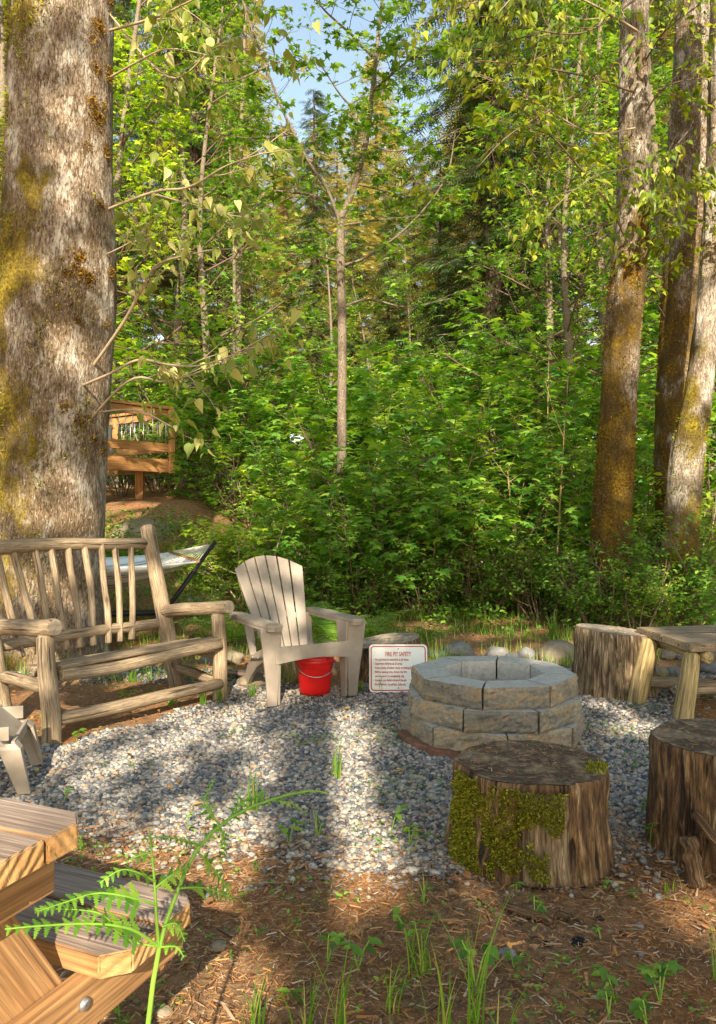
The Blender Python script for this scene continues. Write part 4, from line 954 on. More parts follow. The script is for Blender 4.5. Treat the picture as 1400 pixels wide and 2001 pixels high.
# ------------------------------------------------------------------ plants: tools
def chips_of(dens): pass
def bez(pts, n):
    """smooth polyline through points (catmull-rom)"""
    pts = [Vector(p) for p in pts]; P_ = [pts[0] * 2 - pts[1]] + pts + [pts[-1] * 2 - pts[-2]]; o = []
    segs = len(pts) - 1; per = max(1, n // segs)
    for i in range(segs):
        a, b_, c, d = P_[i:i + 4]
        for k in range(per):
            t = k / per; o.append(.5 * ((2 * b_) + (c - a) * t + (2 * a - 5 * b_ + 4 * c - d) * t * t + (3 * b_ - a - 3 * c + d) * t ** 3))
    o.append(pts[-1]); return o
class Grow:
    def __init__(s, seed): s.mb = MB(seed); s.rg = random.Random(seed); s.lp = []; s.la = []
    def limb(s, p, d, L, r, depth, n=5, up=.1, wig=.25, sub=4, leaves=7, ratio=.55, spread=.75, flat=.5, lstart=.2, ends=.35, sides=None):
        rg = s.rg; d = Vector(d).normalized(); pts = [Vector(p)]; ds = [d.copy()]
        for i in range(n):
            d = (d + Vector((rg.uniform(-wig, wig), rg.uniform(-wig, wig), rg.uniform(-wig, wig) * .6 + up)) * .5).normalized()
            pts.append(pts[-1] + d * L / n); ds.append(d.copy())
        if r > .0011: s.mb.tube(pts, [r * (1 - (1 - ends) * i / n) for i in range(n + 1)], 10 if r > .03 else (6 if r > .012 else (4 if r > .004 else 3)), False)
        if depth <= 0:
            for k in range(leaves):
                f = lstart + (1 - lstart) * (k + rg.random()) / leaves * n; i = min(int(f), n - 1); q = pts[i].lerp(pts[i + 1], min(1, f - i))
                s.lp.append(q); s.la.append(math.atan2(ds[i].y, ds[i].x) + rg.uniform(-1.3, 1.3))
            return pts
        for k in range(sub):
            f = (.22 + .78 * (k + rg.random() * .8) / sub) * n; i = min(int(f), n - 1); q = pts[i].lerp(pts[i + 1], min(1, f - i)); dd = ds[i]
            X, Y = basis(dd); a = rg.uniform(0, 2 * PI) if flat < .05 else (rg.choice((0, PI)) + rg.gauss(0, 1.2 * (1 - flat)))
            side = X * math.cos(a) + Y * math.sin(a)
            nd = (dd * (1 - spread * .6) + side * spread).normalized()
            s.limb(q, nd, L * ratio * (1.15 - .45 * f / n) * rg.uniform(.75, 1.2), r * .5 * (1.1 - .3 * f / n), depth - 1, max(3, n - 1), up, wig, sub, leaves, ratio, spread, flat, lstart, ends)
        return pts
def leaves(name, g, tmpl, mat, parent, org, size, seed, jit=.04, tilt=.35, droop=.25, vary=.3, me_only=False, P=None, az=None, hang=False, mult=1):
    nr = np.random.default_rng(seed); P = np.array([tuple(p) for p in (g.lp if P is None else P)]); az = np.array(g.la if az is None else az)
    if mult > 1: P = np.repeat(P, mult, 0); az = np.repeat(az, mult) + nr.uniform(-1.2, 1.2, len(P))
    n = len(P); P = P + nr.normal(0, jit, (n, 3))
    if hang:
        R = rots(nr, n, .9, az, 1.6)
    else: R = rots(nr, n, tilt, az, droop)
    return scatter(name, tmpl[0], tmpl[1], P, R, nr.uniform(1 - vary, 1 + vary, n) * size, mat, parent, org, me_only=me_only)
T_MAPLE = (MAPLE_V, MAPLE_F); T_OV = (OV_V, OV_F); T_HRT = (HRT_V, HRT_F)

# ------------------------------------------------------------------ the big tree on the left
def trunk_mesh(mb, path, radii, n=64, rough=.03, fur=.02, seed=0, flare=None, vs=1.0):
    pts = [Vector(p) for p in path]; b0 = len(mb.v); L = 0; X = None; off = Vector((seed * 3.7, seed, 0)); sides = []
    for i, p in enumerate(pts):
        d = (pts[min(i + 1, len(pts) - 1)] - pts[max(i - 1, 0)]).normalized()
        X = Vector((1, 0, 0)) if X is None else X
        X = (X - d * X.dot(d)).normalized(); Y = d.cross(X)
        if i: L += (p - pts[i - 1]).length
        for k in range(n):
            a = 2 * PI * k / n; ca, sa = math.cos(a), math.sin(a); r = radii[i]
            q = Vector((ca * 1.4, sa * 1.4, L * .45)) + off; r *= 1 + rough * mnoise.noise(q) * 2
            if flare: r *= 1 + flare * max(0, 1 - L / 1.3) ** 2.2 * (.7 + .8 * max(0, mnoise.noise(Vector((ca * 2, sa * 2, seed)))) * 2)
            r += fur * mnoise.noise(Vector((ca * radii[i] * 16 * vs, sa * radii[i] * 16 * vs, L * 3.2 * vs)) + off) + fur * .6 * mnoise.noise(Vector((ca * radii[i] * 40 * vs, sa * radii[i] * 40 * vs, L * 8 * vs)) + off)
            mb.v.append(p + X * (ca * r) + Y * (sa * r)); mb.g.append(Vector((ca * radii[i], sa * radii[i], L)) + off); sides.append(ca)
    for i in range(len(pts) - 1):
        for k in range(n):
            a = b0 + i * n + k; b_ = b0 + i * n + (k + 1) % n; mb.f.append((a, b_, b_ + n, a + n)); mb.sm.append(True)
    return sides
def set_side(o, sides, padn=None):
    at = o.data.attributes.new('side', 'FLOAT_VECTOR', 'POINT'); n = len(o.data.vertices); s = np.zeros((n, 3), np.float32); s[:len(sides), 0] = sides; at.data.foreach_set('vector', s.ravel())
bt = thing('big_tree', 'massive lichen grey tree trunk with moss at the left, behind the log bench', 'tree', (-2.66, 6.5, 0)); bto = bt.location.copy()
mb = MB(1); m = 150
path = [Vector((-2.66 + .27 * (i / m) + .03 * math.sin(i / m * 5), 6.5, -.1 + 10 * i / m)) for i in range(m + 1)]
rr = [.445 + .045 * math.exp(-i / m * 10 / 1.2) + .03 * math.exp(-((i / m * 10 - 3.2) / .8) ** 2) - .035 * i / m for i in range(m + 1)]
sides = trunk_mesh(mb, path, rr, 160, .035, .008, 2, flare=.10); o = mb.build('trunk', M['bigbark'], bt, bto); set_side(o, sides)
# moss tufts along its left edge and scattered tufts on the right
nr = np.random.default_rng(3); pts = []; nm = []
for k in range(15000):
    a = rad(nr.uniform(150, 330)); z = nr.uniform(.1, 7.6); ca, sa = math.cos(a), math.sin(a)
    m1 = mnoise.noise(Vector((ca * 1.5, sa * 1.5, z * 1.1)) * 1.3 + Vector((4, 4, 4))) + .4 * mnoise.noise(Vector((ca * 6, sa * 6, z * 5)))
    want = .18 - .55 * max(0, -ca - .45) + .25 * max(0, ca)
    if m1 < want: continue
    i = int(z / 10 * m); r = rr[i] + .008; pts.append((path[i].x + ca * r - bto.x, path[i].y + sa * r - bto.y, z)); nm.append((ca, sa, 0))
moss_patch(bt, pts, nm, LF['moss'], .026, 6)
pts = []; nm = []
for k in range(40):
    a0 = rad(nr.uniform(300, 352)); z0 = nr.uniform(1.7, 7.6)
    for j in range(int(nr.uniform(30, 120))):
        a = a0 + nr.normal(0, .06); z = z0 + nr.normal(0, .035); i = int(z / 10 * m); r = rr[min(i, m)] + nr.uniform(0, .025); ca, sa = math.cos(a), math.sin(a)
        pts.append((path[min(i, m)].x + ca * r - bto.x, path[min(i, m)].y + sa * r - bto.y, z)); nm.append((ca, sa, 0))
moss_patch(bt, pts, nm, LF['mossb'], .026, 7, 'moss_cushions')
# overhanging limbs with drooping leaves
def overhang(px_pts, r, seed, nleaf, parent, org, leafmat, size, sub=5, twl=.35, tm='twig', hang=True, depth=1, tmpl=T_HRT, lv=4):
    g = Grow(seed); pts = bez([Wp(*p) for p in px_pts], 24); n = len(pts)
    g.mb.tube(pts, [.55 * r * (1 - .75 * i / n) + .001 for i in range(n)], 8, False, .1)
    for k in range(sub):
        f = (.25 + .75 * (k + g.rg.random()) / sub) * (n - 1); i = min(int(f), n - 2); d = (pts[i + 1] - pts[i]).normalized()
        a = Vector((g.rg.uniform(-1, 1), g.rg.uniform(-1, 1), g.rg.uniform(-.5, .7))); nd = (d * .6 + a * .8)
        g.limb(pts[i], nd, twl * g.rg.uniform(.6, 1.3), r * .28, depth, 4, .02, .5, 3, lv, .6)
    g.limb(pts[-1], pts[-1] - pts[-3], twl, r * .25, depth, 4, .0, .4, 3, lv, .6)
    o = g.mb.build('branch', M[tm], parent, org)
    leaves('leaves', g, tmpl, LF[leafmat], o, org, size, seed, .03, droop=.5, hang=hang, vary=.45); return o
OV = [([(205, 62, 6.5), (300, 35, 5.9), (360, 8, 5.5), (430, -30, 5.2)], .02, 6, .4), ([(195, 415, 6.5), (300, 375, 6.0), (370, 365, 5.7), (440, 325, 5.5), (510, 300, 5.3)], .022, 7, .4),
      ([(300, 378, 6.0), (380, 400, 5.8), (450, 420, 5.6)], .012, 5, .3), ([(150, 760, 6.5), (235, 640, 6.0), (280, 560, 5.8), (310, 515, 5.7), (400, 490, 5.5)], .026, 7, .4),
      ([(120, 770, 6.5), (215, 730, 5.9), (270, 703, 5.7), (330, 712, 5.6), (380, 715, 5.4), (440, 700, 5.2), (515, 660, 5.1)], .02, 7, .35), ([(150, 850, 6.5), (250, 745, 5.8), (320, 745, 5.7), (380, 730, 5.5), (470, 690, 5.3)], .018, 7, .35),
      ([(200, 160, 6.5), (270, 120, 6.1), (330, 95, 5.9), (420, 110, 5.6)], .016, 8, .45), ([(180, 510, 6.5), (260, 470, 6.1), (300, 430, 5.9)], .012, 6, .3), ([(160, 810, 6.5), (260, 800, 5.8), (330, 830, 5.6), (360, 850, 5.5)], .012, 4, .25),
      ([(200, 10, 6.5), (330, 150, 6.0), (430, 90, 5.6), (540, 120, 5.3)], .014, 8, .4)]
for k, (pp, r, sb_, tw) in enumerate(OV): overhang(pp, r, 100 + k, 0, bt, bto, 'pale', .080, sb_ - 2, tw, lv=3)

# ------------------------------------------------------------------ the slim maple in the centre
sm = thing('slim_maple', 'slim forked maple tree rising from the bushes in the centre', 'tree', (-.25, 10.6, .2)); so_ = sm.location.copy()
g = Grow(11); D_ = 10.6
stem = bez([(-.235, 10.6, .2), Wp(668, 840, D_), Wp(669, 640, D_), Wp(666, 500, D_), Wp(666, 420, D_)], 28); g.mb.tube(stem, [.070 - .018 * i / len(stem) for i in range(len(stem))], 14, False, .06)
fork = [([(666, 425, D_), (690, 370, D_), (715, 280, D_), (728, 180, D_), (738, 80, D_), (748, -10, D_), (758, -120, D_)], .050), ([(664, 430, D_), (640, 370, D_ - .1), (600, 310, D_ - .3), (555, 220, D_ - .5), (520, 130, D_ - .6), (480, 20, D_ - .7), (450, -90, D_ - .7)], .027),
        ([(662, 425, D_), (620, 385, D_ + .2), (540, 372, D_ + .3), (450, 360, D_ + .3)], .024), ([(730, 112, D_), (690, 70, D_), (640, 25, D_ - .2), (610, -10, D_ - .3)], .022),
        ([(727, 180, D_), (760, 150, D_ - .2), (800, 115, D_ - .5), (860, 60, D_ - .8)], .022), ([(716, 232, D_), (670, 190, D_ - .1), (630, 130, D_ - .3)], .02), ([(713, 285, D_), (660, 250, D_), (600, 240, D_ - .3)], .014),
        ([(664, 510, D_), (620, 500, D_), (560, 495, D_ - .2)], .018), ([(668, 600, D_), (720, 585, D_), (800, 600, D_ - .1), (870, 585, D_ - .3)], .02), ([(666, 520, D_), (720, 500, D_), (800, 440, D_ - .3), (870, 350, D_ - .5), (890, 260, D_ - .6)], .022),
        ([(702, 360, D_), (780, 380, D_), (860, 390, D_ - .3)], .014), ([(716, 280, D_), (770, 295, D_ - .2), (840, 280, D_ - .4), (900, 250, D_ - .5)], .014), ([(666, 440, D_), (740, 430, D_), (830, 420, D_ - .4)], .014),
        ([(735, 100, D_), (790, 110, D_ - .2), (850, 105, D_ - .3)], .012), ([(520, 130, D_ - .6), (450, 160, D_ - .8), (380, 150, D_ - 1)], .014), ([(580, 260, D_ - .4), (500, 270, D_ - .6), (420, 260, D_ - .9)], .014), ([(470, 0, D_ - .7), (420, 60, D_ - .9), (360, 60, D_ - 1)], .012), ([(540, 372, D_ + .3), (480, 420, D_), (430, 460, D_)], .012)]
for pp, r in fork:
    pts = bez([Wp(*p) for p in pp], 20); n = len(pts); g.mb.tube(pts, [r * (1 - .72 * i / n) for i in range(n)], 10, False, .06)
    Lp = sum((pts[i + 1] - pts[i]).length for i in range(n - 1)); nsub = max(4, int(Lp * 5.5))
    for k in range(nsub):
        f = (.25 + .75 * (k + g.rg.random()) / nsub) * (n - 1); i = min(int(f), n - 2); d = (pts[i + 1] - pts[i]).normalized(); s_ = g.rg.choice((-1, 1))
        a = Vector((s_ * g.rg.uniform(.3, 1), g.rg.uniform(-1, .6), g.rg.uniform(-.15, .35)))
        if r > .05 and f < .3 * n: continue
        g.limb(pts[i], a + d * .3, g.rg.uniform(.45, .95), .006, 1, 4, .03, .35, 4, 7, .55, .75, .8)
g.mb.build('trunk', M['slimbark'], sm, so_); leaves('crown', g, T_MAPLE, LF['maple'], sm, so_, .088, 5, .04, tilt=.45, droop=.3, vary=.4)

# ------------------------------------------------------------------ trees on the right
def right_tree(name, label, path_px, radii_px, mat, seed, furn=.012):
    pts = bez([Wp(*p) for p in path_px], 90); n = len(pts); t = thing(name, label, 'tree', (pts[0].x, pts[0].y, 0)); org = t.location.copy(); mb = MB(seed)
    seg = len(path_px) - 1; rr = []
    for i in range(n):
        f = i / (n - 1) * seg; k = min(int(f), seg - 1); a = radii_px[k] * path_px[k][2] / F; b_ = radii_px[k + 1] * path_px[k + 1][2] / F; rr.append(a + (b_ - a) * (f - k))
    s_ = trunk_mesh(mb, pts, rr, 72, .05, furn, seed); o = mb.build('trunk', M[mat], t, org); set_side(o, s_)
    return t, org, pts, rr
def tufts(t, org, pts, rr, mat, n, seed, th=.1, zlo=0, zhi=9, name='moss', size=.022):
    nr = np.random.default_rng(seed); P = []; Nn = []
    for _ in range(n):
        i = int(nr.uniform(0, len(pts) - 1)); p = pts[i]
        if not zlo < p.z < zhi: continue
        a = nr.uniform(PI * .9, 2.1 * PI); ca, sa = math.cos(a), math.sin(a)
        if mnoise.noise(Vector((ca * 1.2, sa * 1.2, p.z * 1.4)) + Vector((seed, 0, 0))) + .4 * mnoise.noise(Vector((ca * 6, sa * 6, p.z * 6))) < th: continue
        q = p.lerp(pts[i + 1], nr.random()); P.append((q.x + ca * rr[i] * 1.0 - org.x, q.y + sa * rr[i] * 1.0 - org.y, q.z - org.z)); Nn.append((ca, sa, 0))
    moss_patch(t, P, Nn, LF[mat], size, seed, name)
t1, o1, p1, r1 = right_tree('mossy_tree', 'straight mossy tree trunk on the right, its upper half bare and sunlit', [(1190, 1165, 8.3), (1196, 1000, 8.2), (1205, 850, 8.2), (1220, 600, 8.2), (1232, 480, 8.2), (1240, 300, 8.2), (1240, 100, 8.2), (1245, -120, 8.2)], [38, 37, 35, 33, 32, 30, 27, 25], 'mossbark', 2)
tufts(t1, o1, p1, r1, 'mossb', 12000, 4, -.15, 0, 3.9); tufts(t1, o1, p1, r1, 'mossb', 4000, 5, .25, 3.9, 9, 'upper_moss')
t2, o2, p2, r2 = right_tree('dark_mossy_tree', 'dark shaded mossy trunk second from the right edge', [(1318, 1165, 9.0), (1322, 1000, 9.0), (1316, 850, 9.0), (1330, 650, 9.0), (1345, 450, 9.0), (1352, 250, 9.0), (1362, 100, 9.0), (1370, -120, 9.0)], [46, 40, 36, 40, 44, 42, 42, 40], 'mossbark', 3)
tufts(t2, o2, p2, r2, 'mossb', 12000, 6, -.1, 0, 9)
t3, o3, p3, r3 = right_tree('leaning_pale_tree', 'pale barked leaning trunk at the right edge with mossy foot', [(1325, 1160, 8.0), (1335, 1000, 8.0), (1345, 880, 8.0), (1365, 760, 8.0), (1382, 620, 8.0), (1394, 480, 8.0), (1405, 300, 8.0), (1412, 100, 8.0), (1418, -120, 8.0)], [32, 33, 32, 25, 21, 21, 22, 24, 22], 'palebark', 7)
tufts(t3, o3, p3, r3, 'moss', 7000, 8, -.15, 0, 2.2); tufts(t3, o3, p3, r3, 'moss', 4000, 9, .2, 3.4, 5.5, 'upper_moss')
OR = [([(1245, 60, 8.0), (1180, 20, 7.4), (1120, -10, 7.0), (1050, -40, 6.6)], .025, 9, .6), ([(1225, 470, 8.0), (1190, 400, 7.7), (1110, 300, 7.3), (1060, 250, 7.1), (1000, 215, 6.9)], .022, 9, .6), ([(1240, 180, 8.0), (1150, 150, 7.4), (1050, 130, 7.0), (960, 120, 6.6)], .02, 10, .6),
      ([(1240, 250, 8.0), (1160, 260, 7.5), (1080, 220, 7.1), (1010, 180, 6.8)], .018, 9, .6), ([(1260, 120, 8.1), (1300, 60, 7.7), (1350, 20, 7.4)], .018, 9, .5), ([(1255, 230, 8.1), (1300, 170, 7.8), (1380, 150, 7.5)], .018, 9, .5),
      ([(1250, 400, 8.1), (1300, 380, 7.8), (1370, 360, 7.5)], .014, 9, .5), ([(1250, 520, 8.0), (1290, 450, 7.8), (1360, 440, 7.6)], .014, 8, .5), ([(1240, 0, 8.0), (1150, 60, 7.2), (1060, 60, 6.8), (950, 30, 6.4)], .018, 11, .65),
      ([(1225, 330, 8.0), (1170, 340, 7.6), (1110, 380, 7.2)], .014, 8, .5), ([(1350, 250, 8.6), (1310, 300, 8.0), (1290, 350, 7.8)], .012, 7, .45), ([(1240, 90, 8.0), (1130, 180, 7.2), (1000, 260, 6.7), (930, 330, 6.5)], .016, 10, .55), ([(1240, -60, 8.0), (1120, -30, 6.9), (980, -10, 6.4), (880, 20, 6.2)], .018, 12, .6),
      ([(1300, 620, 8.6), (1270, 560, 8.2), (1290, 480, 8.0)], .012, 7, .4), ([(1225, 420, 8.0), (1160, 440, 7.6), (1080, 430, 7.2)], .012, 8, .5)]
for k, (pp, r, sb_, tw) in enumerate(OR): overhang(pp, r, 200 + k, 0, t1, o1, 'olive', .072, sb_, tw, 'twigdark' if k % 3 else 'twig', hang=(k % 2 == 0), depth=1, tmpl=T_HRT, lv=6)

# ------------------------------------------------------------------ shrubs and deciduous trees (built once, then copied)
def copy_tree(root, loc, rz, s, label, cat, group):
    r = root.copy(); C.objects.link(r); r.location = loc; r.rotation_euler = (0, 0, rz); r.scale = (s, s, s) if not hasattr(s, '__len__') else s
    tag(r, label, cat, group)
    for ch in root.children: c = ch.copy(); C.objects.link(c); c.parent = r
    return r
def shrub(name, seed, h, spread, stems, leaf, mat, size, twig='twigdark', depth=2, sub=4, lv=5, up=.12, tilt=.3, tmpl=T_MAPLE, r=.012, mult=1, lstart=.1):
    t = thing(name, None, None, (0, 0, 0)); g = Grow(seed)
    for k in range(stems):
        a = 2 * PI * (k + g.rg.random()) / stems; d = Vector((math.cos(a) * spread, math.sin(a) * spread, 1)); p = Vector((math.cos(a) * .12, math.sin(a) * .12, -.05))
        g.limb(p, d, h * g.rg.uniform(.6, 1.05), r * g.rg.uniform(.7, 1.2), depth, 7, up, .35, sub, lv, .5, .85, .75, lstart)
    g.mb.build('stems', M[twig], t); leaves('foliage', g, tmpl, LF[mat], t, (0, 0, 0), size, seed, .03, tilt=tilt, droop=.2, vary=.4, mult=mult)
    return t
def dtree(name, seed, H, tr, cb, Lp, nprim, mat, size, bark='slimbark', tmpl=T_MAPLE, depth=2, sub=5, lv=6, lean=0, mult=1):
    t = thing(name, None, None, (0, 0, 0)); g = Grow(seed); rg = g.rg
    path = bez([(0, 0, -.2), (rg.uniform(-.2, .2), 0, H * .3), (rg.uniform(-.4, .4) + lean, rg.uniform(-.3, .3), H * .6), (rg.uniform(-.5, .5) + lean * 2, 0, H)], 20)
    tb = MB(seed); n = len(path); tb.tube(path, [tr * (1.15 - .95 * (i / n)) for i in range(n)], 12, False, .1); tb.build('trunk', M[bark], t)
    for k in range(nprim):
        f = cb + (1 - cb) * (k + rg.random()) / nprim; i = min(int(f * (n - 1)), n - 2); a = rg.uniform(0, 2 * PI); ff = (f - cb) / (1 - cb)
        g.limb(path[i], (math.cos(a), math.sin(a), .25 + .8 * ff), Lp * (1.05 - .6 * ff) * rg.uniform(.7, 1.15), tr * .3 * (1.1 - .7 * ff), depth, 6, .06, .4, sub, lv, .5, .8, .6)
    g.mb.build('limbs', M['twigdark'], t); leaves('crown', g, tmpl, LF[mat], t, (0, 0, 0), size, seed, .08, tilt=.45, droop=.35, vary=.4, mult=mult)
    return t
def at(px, d): x = (px - 700) * d / F; return Vector((x, d, terrain(x, d)))
used = set()
def put(proto, px, d, rz, s, label, cat, group):
    loc = at(px, d)
    if proto.name not in used:
        used.add(proto.name); proto.location = loc; proto.rotation_euler = (0, 0, rz); proto.scale = (s, s, s) if not hasattr(s, '__len__') else s; tag(proto, label, cat, group); return proto
    return copy_tree(proto, loc, rz, s, label, cat, group)
vm = shrub('vine_maple', 21, 1.7, .7, 10, None, 'vine', .095, sub=4, lv=9, tilt=.26)
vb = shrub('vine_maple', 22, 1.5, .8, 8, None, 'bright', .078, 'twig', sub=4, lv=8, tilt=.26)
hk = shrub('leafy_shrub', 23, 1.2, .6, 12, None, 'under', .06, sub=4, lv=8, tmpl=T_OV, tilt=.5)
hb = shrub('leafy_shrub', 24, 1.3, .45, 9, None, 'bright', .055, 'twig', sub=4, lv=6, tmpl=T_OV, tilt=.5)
GS = 'shrubs filling the thicket behind the fire pit'
SH = [(vb, 590, 17.0, 2.0, 2.0, 'bright bush on the slope behind the hammock end'), (vm, 1180, 19.0, 1.0, 2.6, 'vine maple far behind the straight mossy trunk'), (vm, 1270, 17.5, 2.2, 2.5, 'vine maple on the slope between the right hand trunks'), (vm, 870, 19.0, 3.4, 2.6, 'vine maple high on the slope in the centre'), (vm, 990, 18.0, 5.0, 2.4, 'vine maple on the slope below the tall dark fir'), (vm, 700, 20.0, 4.1, 2.4, 'vine maple high on the slope behind the slim maple'), (vm, 1390, 16.5, 3.0, 2.4, 'vine maple on the slope at the right edge'), (vm, 790, 9.6, 0, 1.25, 'big green vine maple bush in the centre behind the chair'), (vm, 690, 9.3, 1.9, .95, 'vine maple bush directly behind the safety sign stump'), (vm, 890, 9.5, 3.3, 1.2, 'vine maple bush behind the fire pit'),
      (vm, 610, 9.9, 4.4, 1.0, 'vine maple bush between the plastic chair and the slim maple'), (vm, 840, 10.8, .7, 1.7, 'tallest green vine maple behind the central bush'), (vm, 1000, 10.3, 2.5, 1.35, 'vine maple bush right of centre below the dark conifer'),
      (vm, 710, 11.0, 5.1, 1.4, 'vine maple bush around the foot of the slim maple'), (vm, 930, 11.8, 3.9, 1.9, 'tall vine maple standing left of the yellow lit bush'), (vm, 1110, 11.3, 1.1, 1.6, 'vine maple bush left of the straight mossy trunk'),
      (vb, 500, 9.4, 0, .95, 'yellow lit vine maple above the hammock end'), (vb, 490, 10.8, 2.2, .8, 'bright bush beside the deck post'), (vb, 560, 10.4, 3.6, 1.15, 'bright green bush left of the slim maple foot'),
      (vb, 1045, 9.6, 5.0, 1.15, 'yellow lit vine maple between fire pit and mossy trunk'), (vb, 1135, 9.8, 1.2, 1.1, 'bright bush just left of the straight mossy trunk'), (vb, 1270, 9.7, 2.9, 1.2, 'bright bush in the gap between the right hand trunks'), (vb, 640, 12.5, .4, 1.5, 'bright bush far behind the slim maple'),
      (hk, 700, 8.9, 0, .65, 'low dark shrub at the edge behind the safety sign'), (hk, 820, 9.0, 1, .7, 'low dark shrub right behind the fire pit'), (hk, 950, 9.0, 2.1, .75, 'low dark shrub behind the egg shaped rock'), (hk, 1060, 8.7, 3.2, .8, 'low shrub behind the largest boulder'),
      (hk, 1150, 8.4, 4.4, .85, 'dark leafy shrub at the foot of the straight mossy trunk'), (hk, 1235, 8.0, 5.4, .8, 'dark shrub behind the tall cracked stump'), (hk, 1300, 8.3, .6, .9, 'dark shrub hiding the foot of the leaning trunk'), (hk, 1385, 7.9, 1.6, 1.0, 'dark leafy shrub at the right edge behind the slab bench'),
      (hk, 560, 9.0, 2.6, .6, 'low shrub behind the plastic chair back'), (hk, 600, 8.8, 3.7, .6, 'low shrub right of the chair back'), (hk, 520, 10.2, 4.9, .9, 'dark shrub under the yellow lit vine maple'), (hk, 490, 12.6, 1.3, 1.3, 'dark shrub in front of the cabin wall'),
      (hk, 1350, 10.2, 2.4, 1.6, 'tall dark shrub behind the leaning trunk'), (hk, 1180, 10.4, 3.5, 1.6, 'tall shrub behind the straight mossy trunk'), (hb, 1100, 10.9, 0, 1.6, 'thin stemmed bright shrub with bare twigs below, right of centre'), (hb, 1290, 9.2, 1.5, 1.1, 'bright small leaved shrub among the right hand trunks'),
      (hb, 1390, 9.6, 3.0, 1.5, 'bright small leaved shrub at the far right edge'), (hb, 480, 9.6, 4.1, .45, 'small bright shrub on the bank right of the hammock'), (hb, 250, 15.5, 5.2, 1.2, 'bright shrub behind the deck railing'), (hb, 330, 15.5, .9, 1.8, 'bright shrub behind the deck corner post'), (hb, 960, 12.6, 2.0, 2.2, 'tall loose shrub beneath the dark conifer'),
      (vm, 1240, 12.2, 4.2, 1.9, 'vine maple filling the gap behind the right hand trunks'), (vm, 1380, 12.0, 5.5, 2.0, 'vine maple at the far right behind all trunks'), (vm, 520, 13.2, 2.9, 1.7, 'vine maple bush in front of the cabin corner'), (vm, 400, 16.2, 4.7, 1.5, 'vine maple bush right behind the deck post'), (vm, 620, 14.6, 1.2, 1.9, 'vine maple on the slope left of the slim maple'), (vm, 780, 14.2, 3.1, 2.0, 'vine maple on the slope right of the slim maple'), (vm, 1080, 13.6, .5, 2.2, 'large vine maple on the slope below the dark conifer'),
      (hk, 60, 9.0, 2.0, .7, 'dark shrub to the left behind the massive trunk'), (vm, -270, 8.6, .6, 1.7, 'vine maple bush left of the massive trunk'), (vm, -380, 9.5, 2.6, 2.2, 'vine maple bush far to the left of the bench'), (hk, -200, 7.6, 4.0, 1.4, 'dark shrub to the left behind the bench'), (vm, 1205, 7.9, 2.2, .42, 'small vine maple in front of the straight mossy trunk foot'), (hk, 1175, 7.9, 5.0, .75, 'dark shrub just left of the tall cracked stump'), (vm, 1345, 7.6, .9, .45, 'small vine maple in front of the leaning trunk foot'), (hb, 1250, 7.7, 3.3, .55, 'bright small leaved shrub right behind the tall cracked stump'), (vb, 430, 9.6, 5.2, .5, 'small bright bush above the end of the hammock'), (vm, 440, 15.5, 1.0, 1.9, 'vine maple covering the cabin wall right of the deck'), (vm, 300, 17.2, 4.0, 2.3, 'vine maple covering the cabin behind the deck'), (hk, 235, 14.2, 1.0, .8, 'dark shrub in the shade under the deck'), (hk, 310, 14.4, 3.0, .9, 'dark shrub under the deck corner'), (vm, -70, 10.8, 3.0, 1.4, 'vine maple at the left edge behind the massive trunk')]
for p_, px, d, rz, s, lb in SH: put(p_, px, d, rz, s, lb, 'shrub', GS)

ma = dtree('broadleaf_maple', 31, 11, .10, .22, 2.7, 20, 'maple', .115, lv=7, sub=4)
mb_ = dtree('broadleaf_maple', 32, 12, .10, .15, 2.6, 22, 'bright', .11, lv=8, sub=4, lean=.3)
al = dtree('small_leaved_tree', 33, 12, .08, .15, 2.4, 20, 'vine', .075, tmpl=T_OV, sub=4, lv=5, mult=2)
GT = 'leafy trees of the wood behind'
TR = [(ma, -450, 11.5, 2.0, 1.1, 'green maple tree far left beyond the massive trunk'), (mb_, -200, 12.5, 4.0, 1.1, 'bright maple tree left of the massive trunk'), (al, -700, 14.5, 1.0, 1.2, 'small leaved tree farthest to the left'), (ma, 420, 17.5, 0, 1.0, 'green maple tree rising above the cabin roof'), (mb_, 230, 17.0, 1.1, 1.15, 'yellow green maple tree right beside the massive trunk'), (mb_, -10, 14.0, 2.2, 1.15, 'bright maple tree at the left edge behind the massive trunk'), (ma, 330, 19.5, 3.3, 1.2, 'green maple tree behind the deck'),
      (al, 455, 19.0, .5, .85, 'small leaved tree left of the blue sky gap'), (ma, 1075, 15.4, 4.4, .95, 'green maple tree right of the blue sky gap'), (al, 1110, 15.6, 1.6, 1.0, 'small leaved tree left of the dark conifer foot'), (ma, 1130, 13.5, 5.3, .85, 'green maple tree left of the straight mossy trunk'), (mb_, 1290, 14.5, 3.8, 1.1, 'bright maple tree between the right hand trunks'),
      (al, 1180, 18.0, 2.7, 1.3, 'small leaved tree far behind the straight mossy trunk'), (ma, 1390, 13.0, .9, 1.1, 'green maple tree at the right edge'), (al, 470, 21.0, 3.9, 1.3, 'small leaved tree far behind the cabin roof'), (mb_, 150, 18.5, 4.9, 1.35, 'bright maple far behind the massive trunk'), (al, 1050, 22.0, 5.7, 1.2, 'small leaved tree on the far slope right of centre'), (al, 800, 20.0, .2, .55, 'short small leaved tree low in the sky gap'), (ma, 640, 19.0, 2.0, .6, 'short maple on the slope behind the slim maple'), (mb_, 720, 26.0, 3.0, .6, 'short bright maple far up the slope in the centre')]
for p_, px, d, rz, s, lb in TR: put(p_, px, d, rz, s, lb, 'tree', GT)

